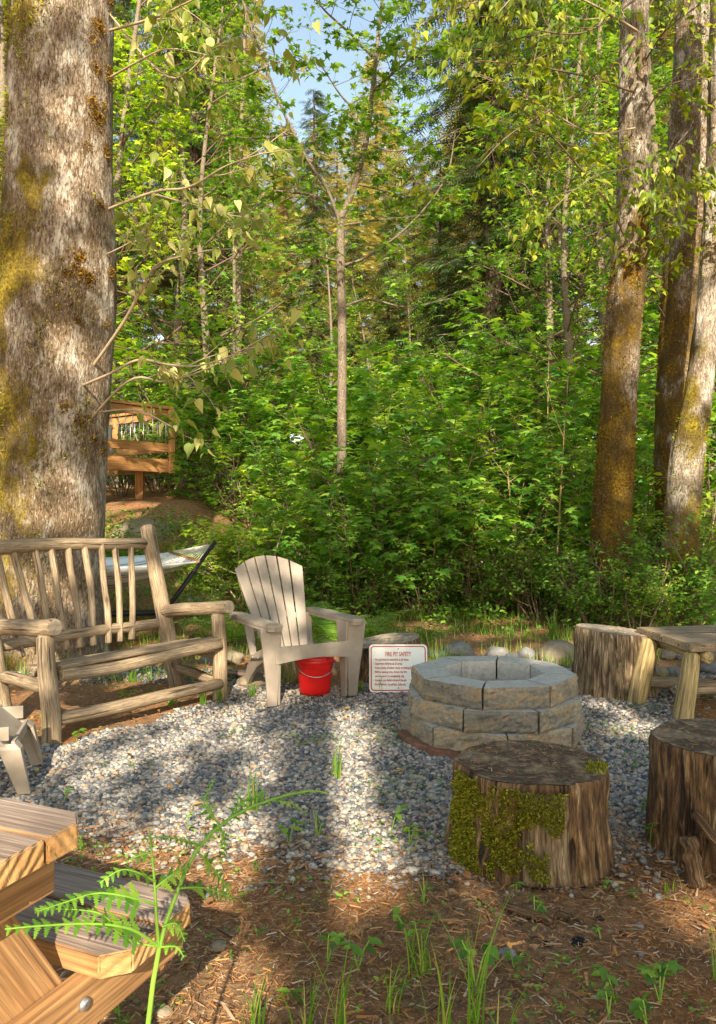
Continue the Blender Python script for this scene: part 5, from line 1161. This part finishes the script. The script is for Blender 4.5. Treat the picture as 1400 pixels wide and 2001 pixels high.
# ------------------------------------------------------------------ conifers
def conifer(name, seed, H, R, mat, tr=.3, dens=1.0, bare=.12, size=.55):
    t = thing(name, None, None, (0, 0, 0)); rg = random.Random(seed); nr = np.random.default_rng(seed); tb = MB(seed); tb.tube([(0, 0, -.5), (.05, 0, H * .5), (0, .05, H)], [tr, tr * .55, .02], 12, False, .08)
    tb.build('trunk', M['darkbark'], t); P = []; A = []; Dp = []; lb = MB(seed + 1)
    nb = int(H * 9 * dens)
    for k in range(nb):
        f = bare + (1 - bare) * (k + rg.random()) / nb; z = f * H; L = R * (1.02 - f) ** .8 * rg.uniform(.6, 1.15) + .15; a = rg.uniform(0, 2 * PI); ca, sa = math.cos(a), math.sin(a)
        m_ = max(3, int(L * 7)); pts = [Vector((ca * L * i / m_, sa * L * i / m_, z + .18 * L * (i / m_) - .45 * L * (i / m_) ** 2)) for i in range(m_ + 1)]
        lb.tube([pts[0], pts[m_ // 2], pts[-1]], [.028 * L / 2 + .008, .015, .005], 4, False)
        for i in range(1, m_ + 1):
            for s_ in (-1, 0, 1):
                if s_ == 0 and i < m_: continue
                P.append(pts[i] + Vector((rg.uniform(-.08, .08), rg.uniform(-.08, .08), rg.uniform(-.08, .04)))); A.append(a + s_ * rg.uniform(.7, 1.2)); Dp.append(rg.uniform(.1, .75))
    lb.build('limbs', M['darkbark'], t); n = len(P)
    Y = np.stack([np.cos(A), np.sin(A), -np.array(Dp)], 1); Y /= np.linalg.norm(Y, axis=1)[:, None]; Z = np.stack([nr.normal(0, .35, n), nr.normal(0, .35, n), np.ones(n)], 1); Z -= Y * (Y * Z).sum(1)[:, None]; Z /= np.linalg.norm(Z, axis=1)[:, None]
    scatter('crown', SPR_V, SPR_F, np.array([tuple(p) for p in P]), np.stack([np.cross(Y, Z), Y, Z], 2), nr.uniform(.7, 1.25, n) * size, LF[mat], t); return t
ca_ = conifer('fir_tree', 41, 24, 3.6, 'fir', .32, 1.4, .12, .42); cb_ = conifer('fir_tree', 42, 20, 2.6, 'fir', .24, 1.4, .25, .38); cg = conifer('fir_tree', 43, 26, 4.0, 'fir_sunlit', .3, 1.4, .1, .48)
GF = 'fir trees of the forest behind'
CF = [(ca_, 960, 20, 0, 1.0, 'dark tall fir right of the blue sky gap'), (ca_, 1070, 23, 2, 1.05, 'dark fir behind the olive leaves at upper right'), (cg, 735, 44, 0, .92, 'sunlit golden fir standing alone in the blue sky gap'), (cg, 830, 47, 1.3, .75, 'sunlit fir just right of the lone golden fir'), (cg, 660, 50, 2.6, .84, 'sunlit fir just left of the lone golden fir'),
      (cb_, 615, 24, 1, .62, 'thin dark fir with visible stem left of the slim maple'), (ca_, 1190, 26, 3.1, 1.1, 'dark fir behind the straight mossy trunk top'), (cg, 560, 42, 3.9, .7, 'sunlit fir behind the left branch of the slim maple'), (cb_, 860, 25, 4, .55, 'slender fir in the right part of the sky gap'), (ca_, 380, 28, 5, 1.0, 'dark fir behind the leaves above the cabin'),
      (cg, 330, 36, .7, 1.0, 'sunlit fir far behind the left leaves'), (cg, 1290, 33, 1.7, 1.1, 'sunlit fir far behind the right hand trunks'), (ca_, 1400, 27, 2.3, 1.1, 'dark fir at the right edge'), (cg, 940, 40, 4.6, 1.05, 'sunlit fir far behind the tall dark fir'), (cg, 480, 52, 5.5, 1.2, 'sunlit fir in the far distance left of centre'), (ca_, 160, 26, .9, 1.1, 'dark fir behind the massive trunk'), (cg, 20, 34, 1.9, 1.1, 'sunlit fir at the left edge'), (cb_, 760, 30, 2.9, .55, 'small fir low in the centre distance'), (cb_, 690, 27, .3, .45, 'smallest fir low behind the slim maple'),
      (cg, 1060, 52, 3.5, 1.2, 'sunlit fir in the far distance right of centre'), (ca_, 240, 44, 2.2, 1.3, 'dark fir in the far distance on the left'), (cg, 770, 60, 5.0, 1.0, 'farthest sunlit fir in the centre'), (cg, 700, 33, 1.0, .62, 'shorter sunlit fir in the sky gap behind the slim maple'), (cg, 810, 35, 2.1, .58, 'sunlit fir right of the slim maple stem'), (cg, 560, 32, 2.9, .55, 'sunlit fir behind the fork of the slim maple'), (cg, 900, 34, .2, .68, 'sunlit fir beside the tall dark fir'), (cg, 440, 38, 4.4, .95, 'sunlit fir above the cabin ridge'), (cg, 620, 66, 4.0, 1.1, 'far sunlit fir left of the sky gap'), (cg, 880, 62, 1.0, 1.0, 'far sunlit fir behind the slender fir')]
for p_, px, d, rz, s, lb in CF: put(p_, px, d, rz, s, lb, 'tree', GF)

# ------------------------------------------------------------------ trees behind the camera that throw the shade
rgS = np.random.default_rng(77); tE = math.tan(EL)
def wn(u, v, s, k=0): return mnoise.noise(Vector((u * s, v * s, k)))
def lit(u, v):
    n = wn(u, v, 3.2, 1) + .6 * wn(u, v, 8, 2)
    if v < 1.70 and u < -.24 + .04 * wn(u, v, 6, 3): return n > -.75
    if -.08 < u - .03 * wn(u, v, 4, 5) < .24 and 1.40 < v < 2.85: return n > -.8
    if u < .12 and v < 1.36: return n > -.02
    if (u - 1.2) ** 2 + (v - 1.43) ** 2 < .016: return True
    if -1.3 < u < -.3 and 1.66 < v <= 1.84: return n > -.6
    if u < -.25 and 1.80 < v < 2.35: return n > (-.12 if u < -.5 else -.5)
    if u < -.25 and 2.35 <= v < 3.0: return n > -.35
    if 1.30 < u < 2.0 and 2.45 < v < 3.2: return n > .0 if v > 2.65 else n > -.25
    if -.25 <= u < -.08 and v < 2.95: return n > .75
    if v < 2.6 and u >= .24: return n > (.42 if v < 1.45 else .6)
    if u < 0.05 and v < 4.2: return n > -.22
    if u >= .05 and v < 3.4: return n > .38
    if -4.2 < u < -2.6 and 8.8 < v < 10.6: return n > .05
    if -3.4 < u < -2.0: return n + .5 * wn(u, v, 1.4, 8) > -.14
    if v < 5.2: return n > .0
    if -2.4 < u < -.7 and 5.4 < v < 7.4: return n > -.15
    if 1.7 < u < 2.8 and 6.2 < v < 8.2: return n > -.2
    if 2.72 < u < 3.35 and 4.6 < v < 7.3: return n > .35
    if 5.2 < v < 5.95: return n > .30
    if .1 < u < 1.6 and v < 8.0: return n > .12
    if -.9 < u <= .1 and v < 8.5: return n > -.2
    if u < -2.6 and v > 7: return n > -.75
    return n > -.42
P = []; TX = [-6.4, -4.3, .06, .80, 3.1, 5.6]; TI = []
while len(P) < 62000:
    u = rgS.uniform(-7, 7); v = rgS.uniform(.75, 14.5)
    if abs(u) > 2.6 and v < 2: continue
    if lit(u, v): continue
    y = rgS.uniform(-8.6, -6.6); P.append((u - LX * -1 * 0 + LX * y, y, v - tE * y)); TI.append(int(np.argmin([abs(u - q) for q in TX])))
P = np.array(P); TI = np.array(TI)
for k, x in enumerate(TX):
    t = thing('shade_tree', 'leafy tree behind the photographer, %s in the row from the left' % ('first', 'second', 'slim third', 'fourth', 'fifth', 'last')[k], 'tree', (x, -7.6, 0), 'trees behind the photographer')
    hgt = 18; tb = MB(k); x0 = {2: 0.0, 3: .0}.get(k, 0)
    base = x
    pth = bez([(base, -7.6, -.2), (base + .1, -7.6, 6), (base - .1, -7.6, 12), (base, -7.6, hgt)], 18); tb.tube(pth, [(.085 if k == 2 else .17) * (1.1 - .5 * i / len(pth)) for i in range(len(pth))], 12, False, .06); tb.build('trunk', M['mossbark'], t, t.location)
    Q = P[TI == k]; n = len(Q); lb_ = MB(k + 50)
    for j in range(26):
        q = Vector(Q[rgS.integers(n)]); a = pth[min(len(pth) - 1, max(3, int((q.z - 2) / hgt * len(pth))))]; lb_.tube([a, a.lerp(q, .5) + Vector((0, 0, .25)), q], [.016, .01, .004], 5, False)
    lb_.build('limbs', M['twigdark'], t, t.location)
    scatter('crown', OV_V, OV_F, Q, rots(rgS, n, .8, None, .5), rgS.uniform(.11, .19, n), LF['maple'], t, t.location)

# ------------------------------------------------------------------ ferns
def frond(P_, nrg, L, base, az, elev, mb_leaf, mb_stem, wmax=.14, droop=.9, n=26, dens=1):
    d = Vector((math.cos(az) * math.cos(elev), math.sin(az) * math.cos(elev), math.sin(elev))); p = Vector(base); pts = [p.copy()]; ds = [d.copy()]
    for i in range(n):
        d = (d + Vector((0, 0, -droop / n))).normalized(); p = p + d * L / n; pts.append(p.copy()); ds.append(d.copy())
    mb_stem.tube(pts[::4] + [pts[-1]], [.004] * (len(pts[::4])) + [.001], 4, False)
    for i in range(3, n):
        f = i / n; w_ = wmax * math.sin(PI * min(1, f * .85 + .12)) ** .8; s = ds[i].cross(Vector((0, 0, 1))).normalized()
        for sd in (-1, 1):
            tip = pts[i] + s * sd * w_ + ds[i] * w_ * .35 - Vector((0, 0, w_ * .15)); h = ds[i] * (L / n) * .24
            m1 = pts[i].lerp(tip, .45); mb_leaf.v += [pts[i] - h * .8, m1 - h, tip, m1 + h, pts[i] + h * .8]; mb_leaf.g += [Vector((0, 0, 0))] * 5; b0 = len(mb_leaf.v) - 5
            mb_leaf.f.append((b0, b0 + 1, b0 + 2, b0 + 3, b0 + 4)); mb_leaf.sm.append(False)
def fern(px, py, s, label, seed, nf=12, d=None, z=0):
    p = G(px, py, z) if d is None else at(px, d); t = thing('fern', label, 'fern', p, 'ferns on the forest floor'); rg = random.Random(seed); ml = MB(1); ms = MB(2)
    for k in range(nf): frond(None, rg, s * rg.uniform(.7, 1.1), (0, 0, 0), 2 * PI * (k + rg.random() * .6) / nf, rg.uniform(.7, 1.2), ml, ms, .13 * s * 1.4, rg.uniform(1.2, 2.0))
    ml.build('fronds', LF['fern'], t); ms.build('stems', M['twigdark'], t); return t
fern(660, 1270, .75, 'large fern behind the right arm of the plastic chair', 1, 15); fern(725, 1255, .6, 'fern drooping over the low sunlit stump', 2, 13); fern(600, 1235, .6, 'fern behind the back slats of the plastic chair', 3, 12)
fern(452, 1262, .7, 'fern between bench armrest and plastic chair', 4, 13); fern(400, 1225, .6, 'fern below the hammock pole', 5, 12); fern(235, 1062, .75, 'upright pale fern beside the massive trunk near the deck', 6, 9, d=9.6); fern(720, 1195, .8, 'fern at the foot of the central bush', 7, 12); fern(480, 1190, .7, 'fern on the bank left of the plastic chair back', 8, 12); fern(550, 1205, .6, 'small fern hidden behind the plastic chair', 9, 10)
# the big bracken frond in the foreground
GREEN = flat_mat('fern_stem_green', (.17, .32, .035), .5, .15, 30); 
bf = thing('bracken_fern', 'tall bright green bracken frond arching over the picnic bench', 'fern', Wp(262, 2540, 1.22)); bfo = bf.location.copy()
def Wl(l): return bez([Wp(*p) for p in l], 24)
ms = MB(1); main = Wl([(262, 2540, 1.22), (280, 2200, 1.2), (290, 2000, 1.2), (312, 1850, 1.2), (342, 1755, 1.22), (385, 1660, 1.25), (450, 1598, 1.3), (530, 1562, 1.34), (605, 1545, 1.38), (640, 1550, 1.4)])
ms.tube(main, [.0050 * (1 - .75 * i / len(main)) for i in range(len(main))], 8, False, .05)
lf = MB(2)
def leaflets(pts, ls, spacing, both=True, start=.1, prof=None, rgk=1):
    rg = random.Random(rgk); L = [0]
    for i in range(1, len(pts)): L.append(L[-1] + (pts[i] - pts[i - 1]).length)
    k = 0; s = L[-1] * start
    while s < L[-1]:
        i = max(j for j in range(len(L)) if L[j] <= s); i = min(i, len(pts) - 2); q = pts[i].lerp(pts[i + 1], (s - L[i]) / max(1e-6, L[i + 1] - L[i])); d = (pts[i + 1] - pts[i]).normalized(); f = s / L[-1]
        w_ = 1.15 * ls * (prof(f) if prof else (1.1 - f * .8)) * rg.uniform(.8, 1.15)
        up = Vector((rg.uniform(-.3, .3), -.45 + rg.uniform(-.3, .3), 1)); sd_ = d.cross(up).normalized()
        for sg in (-1, 1):
            ax_ = (sd_ * sg + d * .45 + Vector((0, 0, rg.uniform(-.25, .2)))).normalized(); nr_ = ax_.cross(d).normalized(); cr = nr_.cross(ax_).normalized(); m_ = 5; b0 = len(lf.v)
            # lobed leaflet outline
            out_ = []
            for a_ in range(m_): f0 = a_ / m_; ww = w_ * .36 * (1 - f0) ** .7; out_ += [(f0, ww * .3), (f0 + .15, ww)]
            pl_ = [(0, 0)] + out_ + [(1, 0)] + [(a_, -b_) for a_, b_ in out_[::-1]]
            for (a_, b_) in pl_: lf.v.append(q + ax_ * (a_ * w_) + cr * b_ - Vector((0, 0, .18 * w_ * a_ * a_))); lf.g.append(Vector((0, 0, 0)))
            c0 = len(lf.v); lf.v.append(q + ax_ * (.4 * w_)); lf.g.append(Vector((0, 0, 0))); mm = len(pl_)
            for a_ in range(mm): lf.f.append((c0, b0 + a_, b0 + (a_ + 1) % mm)); lf.sm.append(False)
        s += spacing * .85 * (1.15 - .5 * f)
SB = [([(312, 1850, 1.2), (255, 1815, 1.16), (180, 1805, 1.12), (90, 1808, 1.08), (10, 1815, 1.05)], .0032, .03, .021), ([(311, 1852, 1.2), (306, 1790, 1.19), (302, 1720, 1.19), (295, 1650, 1.2), (292, 1615, 1.2)], .003, .012, .03),
      ([(308, 1768, 1.19), (250, 1752, 1.15), (190, 1745, 1.12), (130, 1762, 1.08), (75, 1780, 1.05)], .0022, .026, .017), ([(304, 1722, 1.19), (270, 1705, 1.16), (235, 1700, 1.14), (195, 1725, 1.12)], .002, .022, .014), ([(303, 1735, 1.19), (335, 1710, 1.2), (370, 1690, 1.2)], .002, .024, .015),
      ([(310, 1850, 1.2), (250, 1835, 1.18), (205, 1790, 1.14), (160, 1778, 1.12), (70, 1775, 1.08)], .002, .02, .014), ([(318, 1810, 1.2), (345, 1805, 1.2), (362, 1840, 1.2)], .002, .016, .012), ([(296, 1665, 1.2), (270, 1672, 1.19), (245, 1685, 1.18)], .0016, .016, .012),
      ([(392, 1650, 1.25), (360, 1642, 1.22), (320, 1635, 1.2), (280, 1640, 1.18)], .002, .014, .012), ([(384, 1662, 1.25), (420, 1700, 1.28), (460, 1760, 1.3)], .002, .02, .014), ([(352, 1735, 1.22), (400, 1735, 1.25), (455, 1755, 1.28)], .002, .02, .014), ([(430, 1612, 1.29), (400, 1570, 1.3), (420, 1520, 1.32)], .002, .015, .012),
      ([(450, 1600, 1.3), (470, 1570, 1.33), (520, 1545, 1.36)], .002, .016, .012), ([(430, 1612, 1.29), (440, 1650, 1.3), (430, 1690, 1.3)], .0016, .014, .012), ([(530, 1562, 1.34), (570, 1570, 1.36), (600, 1590, 1.38)], .0016, .012, .01), ([(315, 1850, 1.2), (345, 1850, 1.19), (360, 1870, 1.18)], .002, .014, .012)]
for k, (pp, r, ls, sp2) in enumerate(SB):
    pts = Wl(pp); ms.tube(pts, [r * (1 - .7 * i / len(pts)) for i in range(len(pts))], 6, False); leaflets(pts, ls, sp2, rgk=k, start=.22 if k != 1 else .5); lf.build('leaflets', LF['fern'], bf, bfo); lf = MB(2)
leaflets(main[len(main) * 5 // 9:], .014, .02, rgk=50, start=.1)
ms.build('stem', GREEN, bf, bfo); lf.build('leaflets', LF['fern'], bf, bfo)

# ------------------------------------------------------------------ grass: loose stuff and single tufts
def blades(n, fn, hmin, hmax, seed, dens_noise=True):
    nr = np.random.default_rng(seed); P = []
    while len(P) < n:
        p = fn(nr)
        if p is not None: P.append(p)
    P = np.array(P); n = len(P); a = nr.uniform(0, 2 * PI, n); ln = nr.uniform(.1, .75, n)
    Y = np.stack([np.cos(a) * ln, np.sin(a) * ln, np.ones(n)], 1); Y /= np.linalg.norm(Y, axis=1)[:, None]; X = np.stack([-np.sin(a), np.cos(a), np.zeros(n)], 1); Z = np.cross(X, Y)
    h = nr.uniform(hmin, hmax, n); return P, np.stack([X, Y, Z], 2), np.stack([nr.uniform(.06, .12, n) * 1.0, h, h], 1)
def gf_(nr):
    y = nr.uniform(5.6, 10.5); x = nr.uniform(-3.5, 5); 
    if not frustum(x, y, .4): return None
    dn = mnoise.noise(Vector((x * 2.2, y * 2.2, 0))) + .5 * mnoise.noise(Vector((x * 7, y * 7, 0)))
    if gravel_at(x, y) and dn < .5: return None
    if dn < nr.uniform(.0, .5): return None
    return (x, y, terrain(x, y))
P_, R_, S_ = blades(9000, gf_, .04, .20, 3)
S_[:, 0] *= .9
tag(scatter('grass', BL_V, BL_F, P_, R_, S_, LF['grass']), 'loose green grass blades growing on the soil between gravel and bushes', 'grass', kind='stuff')
def ug(nr):
    y = nr.uniform(6.6, 11); x = nr.uniform(-4, 5.2)
    if not frustum(x, y, .5): return None
    if x < -1.0 and nr.random() < (.45 if y < 8.5 else .1): return None
    dn = mnoise.noise(Vector((x * 1.3, y * 1.3, 7))) + .5 * mnoise.noise(Vector((x * 5, y * 5, 7))) + (y - 8.3) * .35
    if dn < nr.uniform(-.3, .4): return None
    return (x, y, terrain(x, y) + nr.uniform(.01, .28) * min(1, max(.15, (y - 6.4) / 2)))
nr = np.random.default_rng(9); P = []
while len(P) < 16000:
    p = ug(nr)
    if p: P.append(p)
n = len(P); tag(scatter('undergrowth', OV_V, OV_F, np.array(P), rots(nr, n, .5, None, .2), nr.uniform(.03, .075, n), LF['under']), 'low leafy ground cover under the bushes', 'ground cover', kind='stuff')
P = []
while len(P) < 1300:     # tiny sprouts over gravel edge and soil
    y = nr.uniform(1.8, 6.2); x = nr.uniform(-2.8, 2.6)
    dn = mnoise.noise(Vector((x * 2.5, y * 2.5, 12)))
    if frustum(x, y) and dn > (.25 if y > 3 else 0) : P.append((x, y, terrain(x, y) + .03))
P = np.repeat(np.array(P), 3, 0) + np.random.default_rng(1).normal(0, .006, (3900, 3)); n = len(P)
tag(scatter('sprouts', OV_V, OV_F, P, rots(nr, n, .5, None, -.2), nr.uniform(.008, .02, n), LF['under']), 'tiny green sprouts scattered over soil and gravel', 'sprouts', kind='stuff')
def tuft(px, py, h, nb, label, seed, spread=.5, wdt=.006, mat='grass', group='grass tufts'):
    p = G(px, py, .01); rg = random.Random(seed); b = MB(seed)
    for k in range(nb):
        a = rg.uniform(0, 2 * PI); l = spread * rg.uniform(.1, 1); hh = h * rg.uniform(.5, 1.1); q = Vector((math.cos(a), math.sin(a), 0)); s_ = Vector((-q.y, q.x, 0)); w_ = wdt * rg.uniform(.6, 1.2); m_ = 6
        st_ = Vector((rg.gauss(0, .012), rg.gauss(0, .012), -.01)); b0 = len(b.v)
        for i in range(m_ + 1):
            f = i / m_; c = st_ + q * (hh * l * f ** 1.8) + Vector((0, 0, hh * (f - .35 * l * f ** 3))); ww = w_ * (1 - f ** 1.7) / 2 + .0002
            b.v += [c - s_ * ww, c + s_ * ww]; b.g += [c, c]
        for i in range(m_): o = b0 + 2 * i; b.f.append((o, o + 1, o + 3, o + 2)); b.sm.append(True)
    for i in range(len(b.v)): b.v[i] = b.v[i] + p
    o = b.build('grass_tuft', LF[mat], None, p); return tag(o, label, 'grass tuft', group)
TU = [(490, 1585, .22, 14, 'tall sunlit tuft alone on the gravel left of the light strip', .45), (655, 1520, .24, 9, 'thin tall tuft inside the sunlit strip of gravel', .35), (622, 1632, .14, 7, 'small tuft at the lower end of the sunlit gravel strip', .5), (515, 1565, .1, 8, 'short tuft right beside the tall sunlit tuft', .6),
      (395, 1375, .16, 26, 'dense tuft at the foot of the right bench post', .5), (430, 1370, .14, 20, 'tuft touching the right front bench post', .5), (335, 1375, .13, 16, 'tuft in front of the bench back post', .5), (260, 1330, .13, 16, 'dark tuft below the bench seat', .5), (490, 1360, .13, 20, 'tuft beside the back leg of the plastic chair', .5),
      (705, 1350, .12, 16, 'tuft between chair leg and safety sign', .5), (745, 1352, .15, 10, 'tuft in front of the safety sign', .4), (865, 1295, .14, 12, 'tuft rising behind the fire pit left rim', .5), (1080, 1250, .3, 60, 'pale dry tuft behind the largest boulder', .55), (1195, 1205, .4, 30, 'tall tuft behind the tall cracked stump', .4), (1000, 1245, .22, 24, 'upright tuft behind the fire pit centre', .4), (940, 1225, .2, 20, 'tuft in the middle of the grassy strip', .5), (790, 1240, .2, 22, 'tuft behind the safety sign stump', .5),
      (1295, 1330, .1, 8, 'small tuft seen between the slab bench legs', .5), (500, 2040, .22, 12, 'bottom left tuft of broad foreground blades', .5), (600, 2050, .26, 10, 'tuft of broad blades left of centre at the bottom edge', .5), (660, 2030, .28, 11, 'tall broad bladed tuft at the bottom edge right of the stem shadow', .4), (760, 1975, .14, 10, 'spreading tuft above the bottom edge in the middle', .8), (815, 1900, .18, 16, 'tuft in the middle of the brown soil', .45), (840, 1895, .12, 9, 'short tuft beside the tuft in the middle of the soil', .6), (865, 2050, .34, 8, 'very long bladed tuft at the bottom centre right', .3), (925, 2030, .36, 12, 'tallest fan of blades at the bottom right of centre', .5), (985, 2050, .2, 10, 'leaning tuft at the bottom right', .7), (1395, 1905, .18, 8, 'tuft at the right edge of the foreground soil', .5), (825, 1760, .10, 6, 'slanting thin blades left of the mossy stump', .8), (505, 1700, .05, 6, 'tiny tuft in the orange soil left of the light strip', .5), (1310, 1735, .07, 6, 'tiny tuft by the grey wood chunk', .5)]
for k, (px, py, h, nb, lb, sp2) in enumerate(TU): tuft(px, py, h, nb, lb, k, sp2, .006 if py > 1600 else .008)
def seedling(px, py, h, nl, size, label, seed, tmpl=T_OV, mat='under', group='broad leaved seedlings', pair=True):
    p = G(px, py, .01); t = thing('seedling', label, 'seedling', p, group); rg = random.Random(seed); b = MB(seed); lp = []; la = []
    for s_ in range(max(1, nl // 4)):
        a = rg.uniform(0, 2 * PI); top = Vector((math.cos(a) * h * .4, math.sin(a) * h * .4, h * rg.uniform(.7, 1.1))); pts = bez([(0, 0, -.01), top * .5 + Vector((0, 0, h * .12)), top], 6); b.tube(pts, [.0022] * len(pts), 5, False)
        for j in range(4): q = pts[-1 - j // 2 * 2]; lp.append(q); la.append(a + (j % 2) * 2.4 - 1.2 + rg.uniform(-.4, .4))
    b.build('stem', GREEN, t); nr = np.random.default_rng(seed); n = len(lp)
    scatter('leaf_blades', tmpl[0], tmpl[1], np.array([tuple(q) for q in lp]), rots(nr, n, .35, la, .1), nr.uniform(.75, 1.2, n) * size, LF[mat], t); return t
SE = [(945, 1690, .13, 8, .05, 'seedling with jagged leaves leaning on the mossy stump'), (565, 1650, .07, 8, .045, 'seedling with three leaves on the gravel edge left of the light strip'), (762, 1630, .1, 6, .05, 'upright seedling right of the sunlit strip on the gravel'), (800, 1650, .06, 8, .03, 'small weed on shaded gravel right of the upright seedling'), (640, 1880, .08, 8, .035, 'seedling in the middle of the orange soil'), (700, 1890, .08, 8, .04, 'seedling with pale leaves in the soil below the sunlit strip'),
      (805, 1860, .10, 8, .045, 'seedling cluster behind the middle grass tuft'), (930, 1920, .10, 12, .045, 'broad seedling among the tall blades at bottom centre'), (1045, 1790, .05, 8, .03, 'dark seedling on the thick brown stick'), (1005, 1885, .04, 8, .032, 'seedling by the greenish stone'), (1205, 1960, .12, 4, .04, 'tall thin seedling at the lower right'), (1290, 1955, .08, 12, .038, 'branching seedling at the right of the foreground'), (1265, 2005, .05, 8, .04, 'seedling cut by the bottom edge at the right'), (1190, 1985, .05, 8, .032, 'small seedling left of the tall thin one'), (1270, 1650, .10, 10, .032, 'seedling on the gravel beside the right hand stump'),
      (1250, 1590, .07, 8, .03, 'little weed in the gravel between the two front stumps'), (1175, 1835, .03, 6, .02, 'tiny sprout near the long charcoal chunk'), (105, 1430, .10, 12, .05, 'sunlit weed by the left bench post'), (250, 1380, .10, 12, .05, 'weed with round leaves under the bench'), (165, 1410, .06, 8, .045, 'weed behind the bench stretcher, left part'), (150, 1445, .05, 8, .05, 'weed in front of the bench stretcher near the left post'), (290, 1375, .09, 8, .045, 'weed below the middle of the bench seat'), (125, 1565, .08, 6, .035, 'small weed on gravel above the picnic table corner'), (365, 1610, .05, 6, .03, 'weed under the bracken frond on the gravel edge'), (1010, 1745, .04, 5, .025, 'sprout at the foot of the mossy stump'), (235, 1990, .05, 4, .04, 'seedling in the sunlit soil left of the fern stem'), (570, 1945, .02, 4, .05, 'single pale leaf seedling lying on the soil'), (160, 1660, .05, 8, .03, 'tiny weed behind the picnic tabletop corner'),
      (930, 1310, .1, 14, .05, 'bright weed behind the fire pit right rim'), (1110, 1335, .1, 14, .05, 'weed at the foot of the largest boulder')]
for k, (px, py, h, nl, sz, lb) in enumerate(SE): seedling(px, py, h, nl, sz, lb, k, T_MAPLE if k in (25, 11) else T_OV, 'bright' if k in (17, 18, 19, 25, 3) else 'under')
# thin saplings at the right of the bushes
for k, (px, d, h, lb, lean_) in enumerate([(1085, 8.9, 2.4, 'thin yellow stemmed sapling that forks, right of centre', .12), (1105, 9.2, 2.0, 'leaning thin sapling just right of the forked one', .25), (1015, 9.1, 1.8, 'thin sapling left of the forked one', -.15), (1065, 9.4, 3.2, 'tallest thin sapling behind the forked one', .05)]):
    p = at(px, d); t = thing('sapling', lb, 'sapling', p, 'thin saplings'); g = Grow(300 + k)
    pts = bez([(0, 0, -.05), (lean_ * .3, 0, h * .4), (lean_, 0, h)], 10); g.mb.tube(pts, [.018 * (1 - .7 * i / 10) for i in range(len(pts))], 8, False)
    for j in range(9):
        i = 3 + j * (len(pts) - 4) // 9; g.limb(pts[i], (g.rg.uniform(-1, 1), g.rg.uniform(-1, .3), .5), g.rg.uniform(.4, .8), .006, 1, 4, .05, .3, 3, 5, .5)
    g.mb.build('stem', M['logy'], t); leaves('leaves', g, T_MAPLE, LF['vine'], t, (0, 0, 0), .11, k)
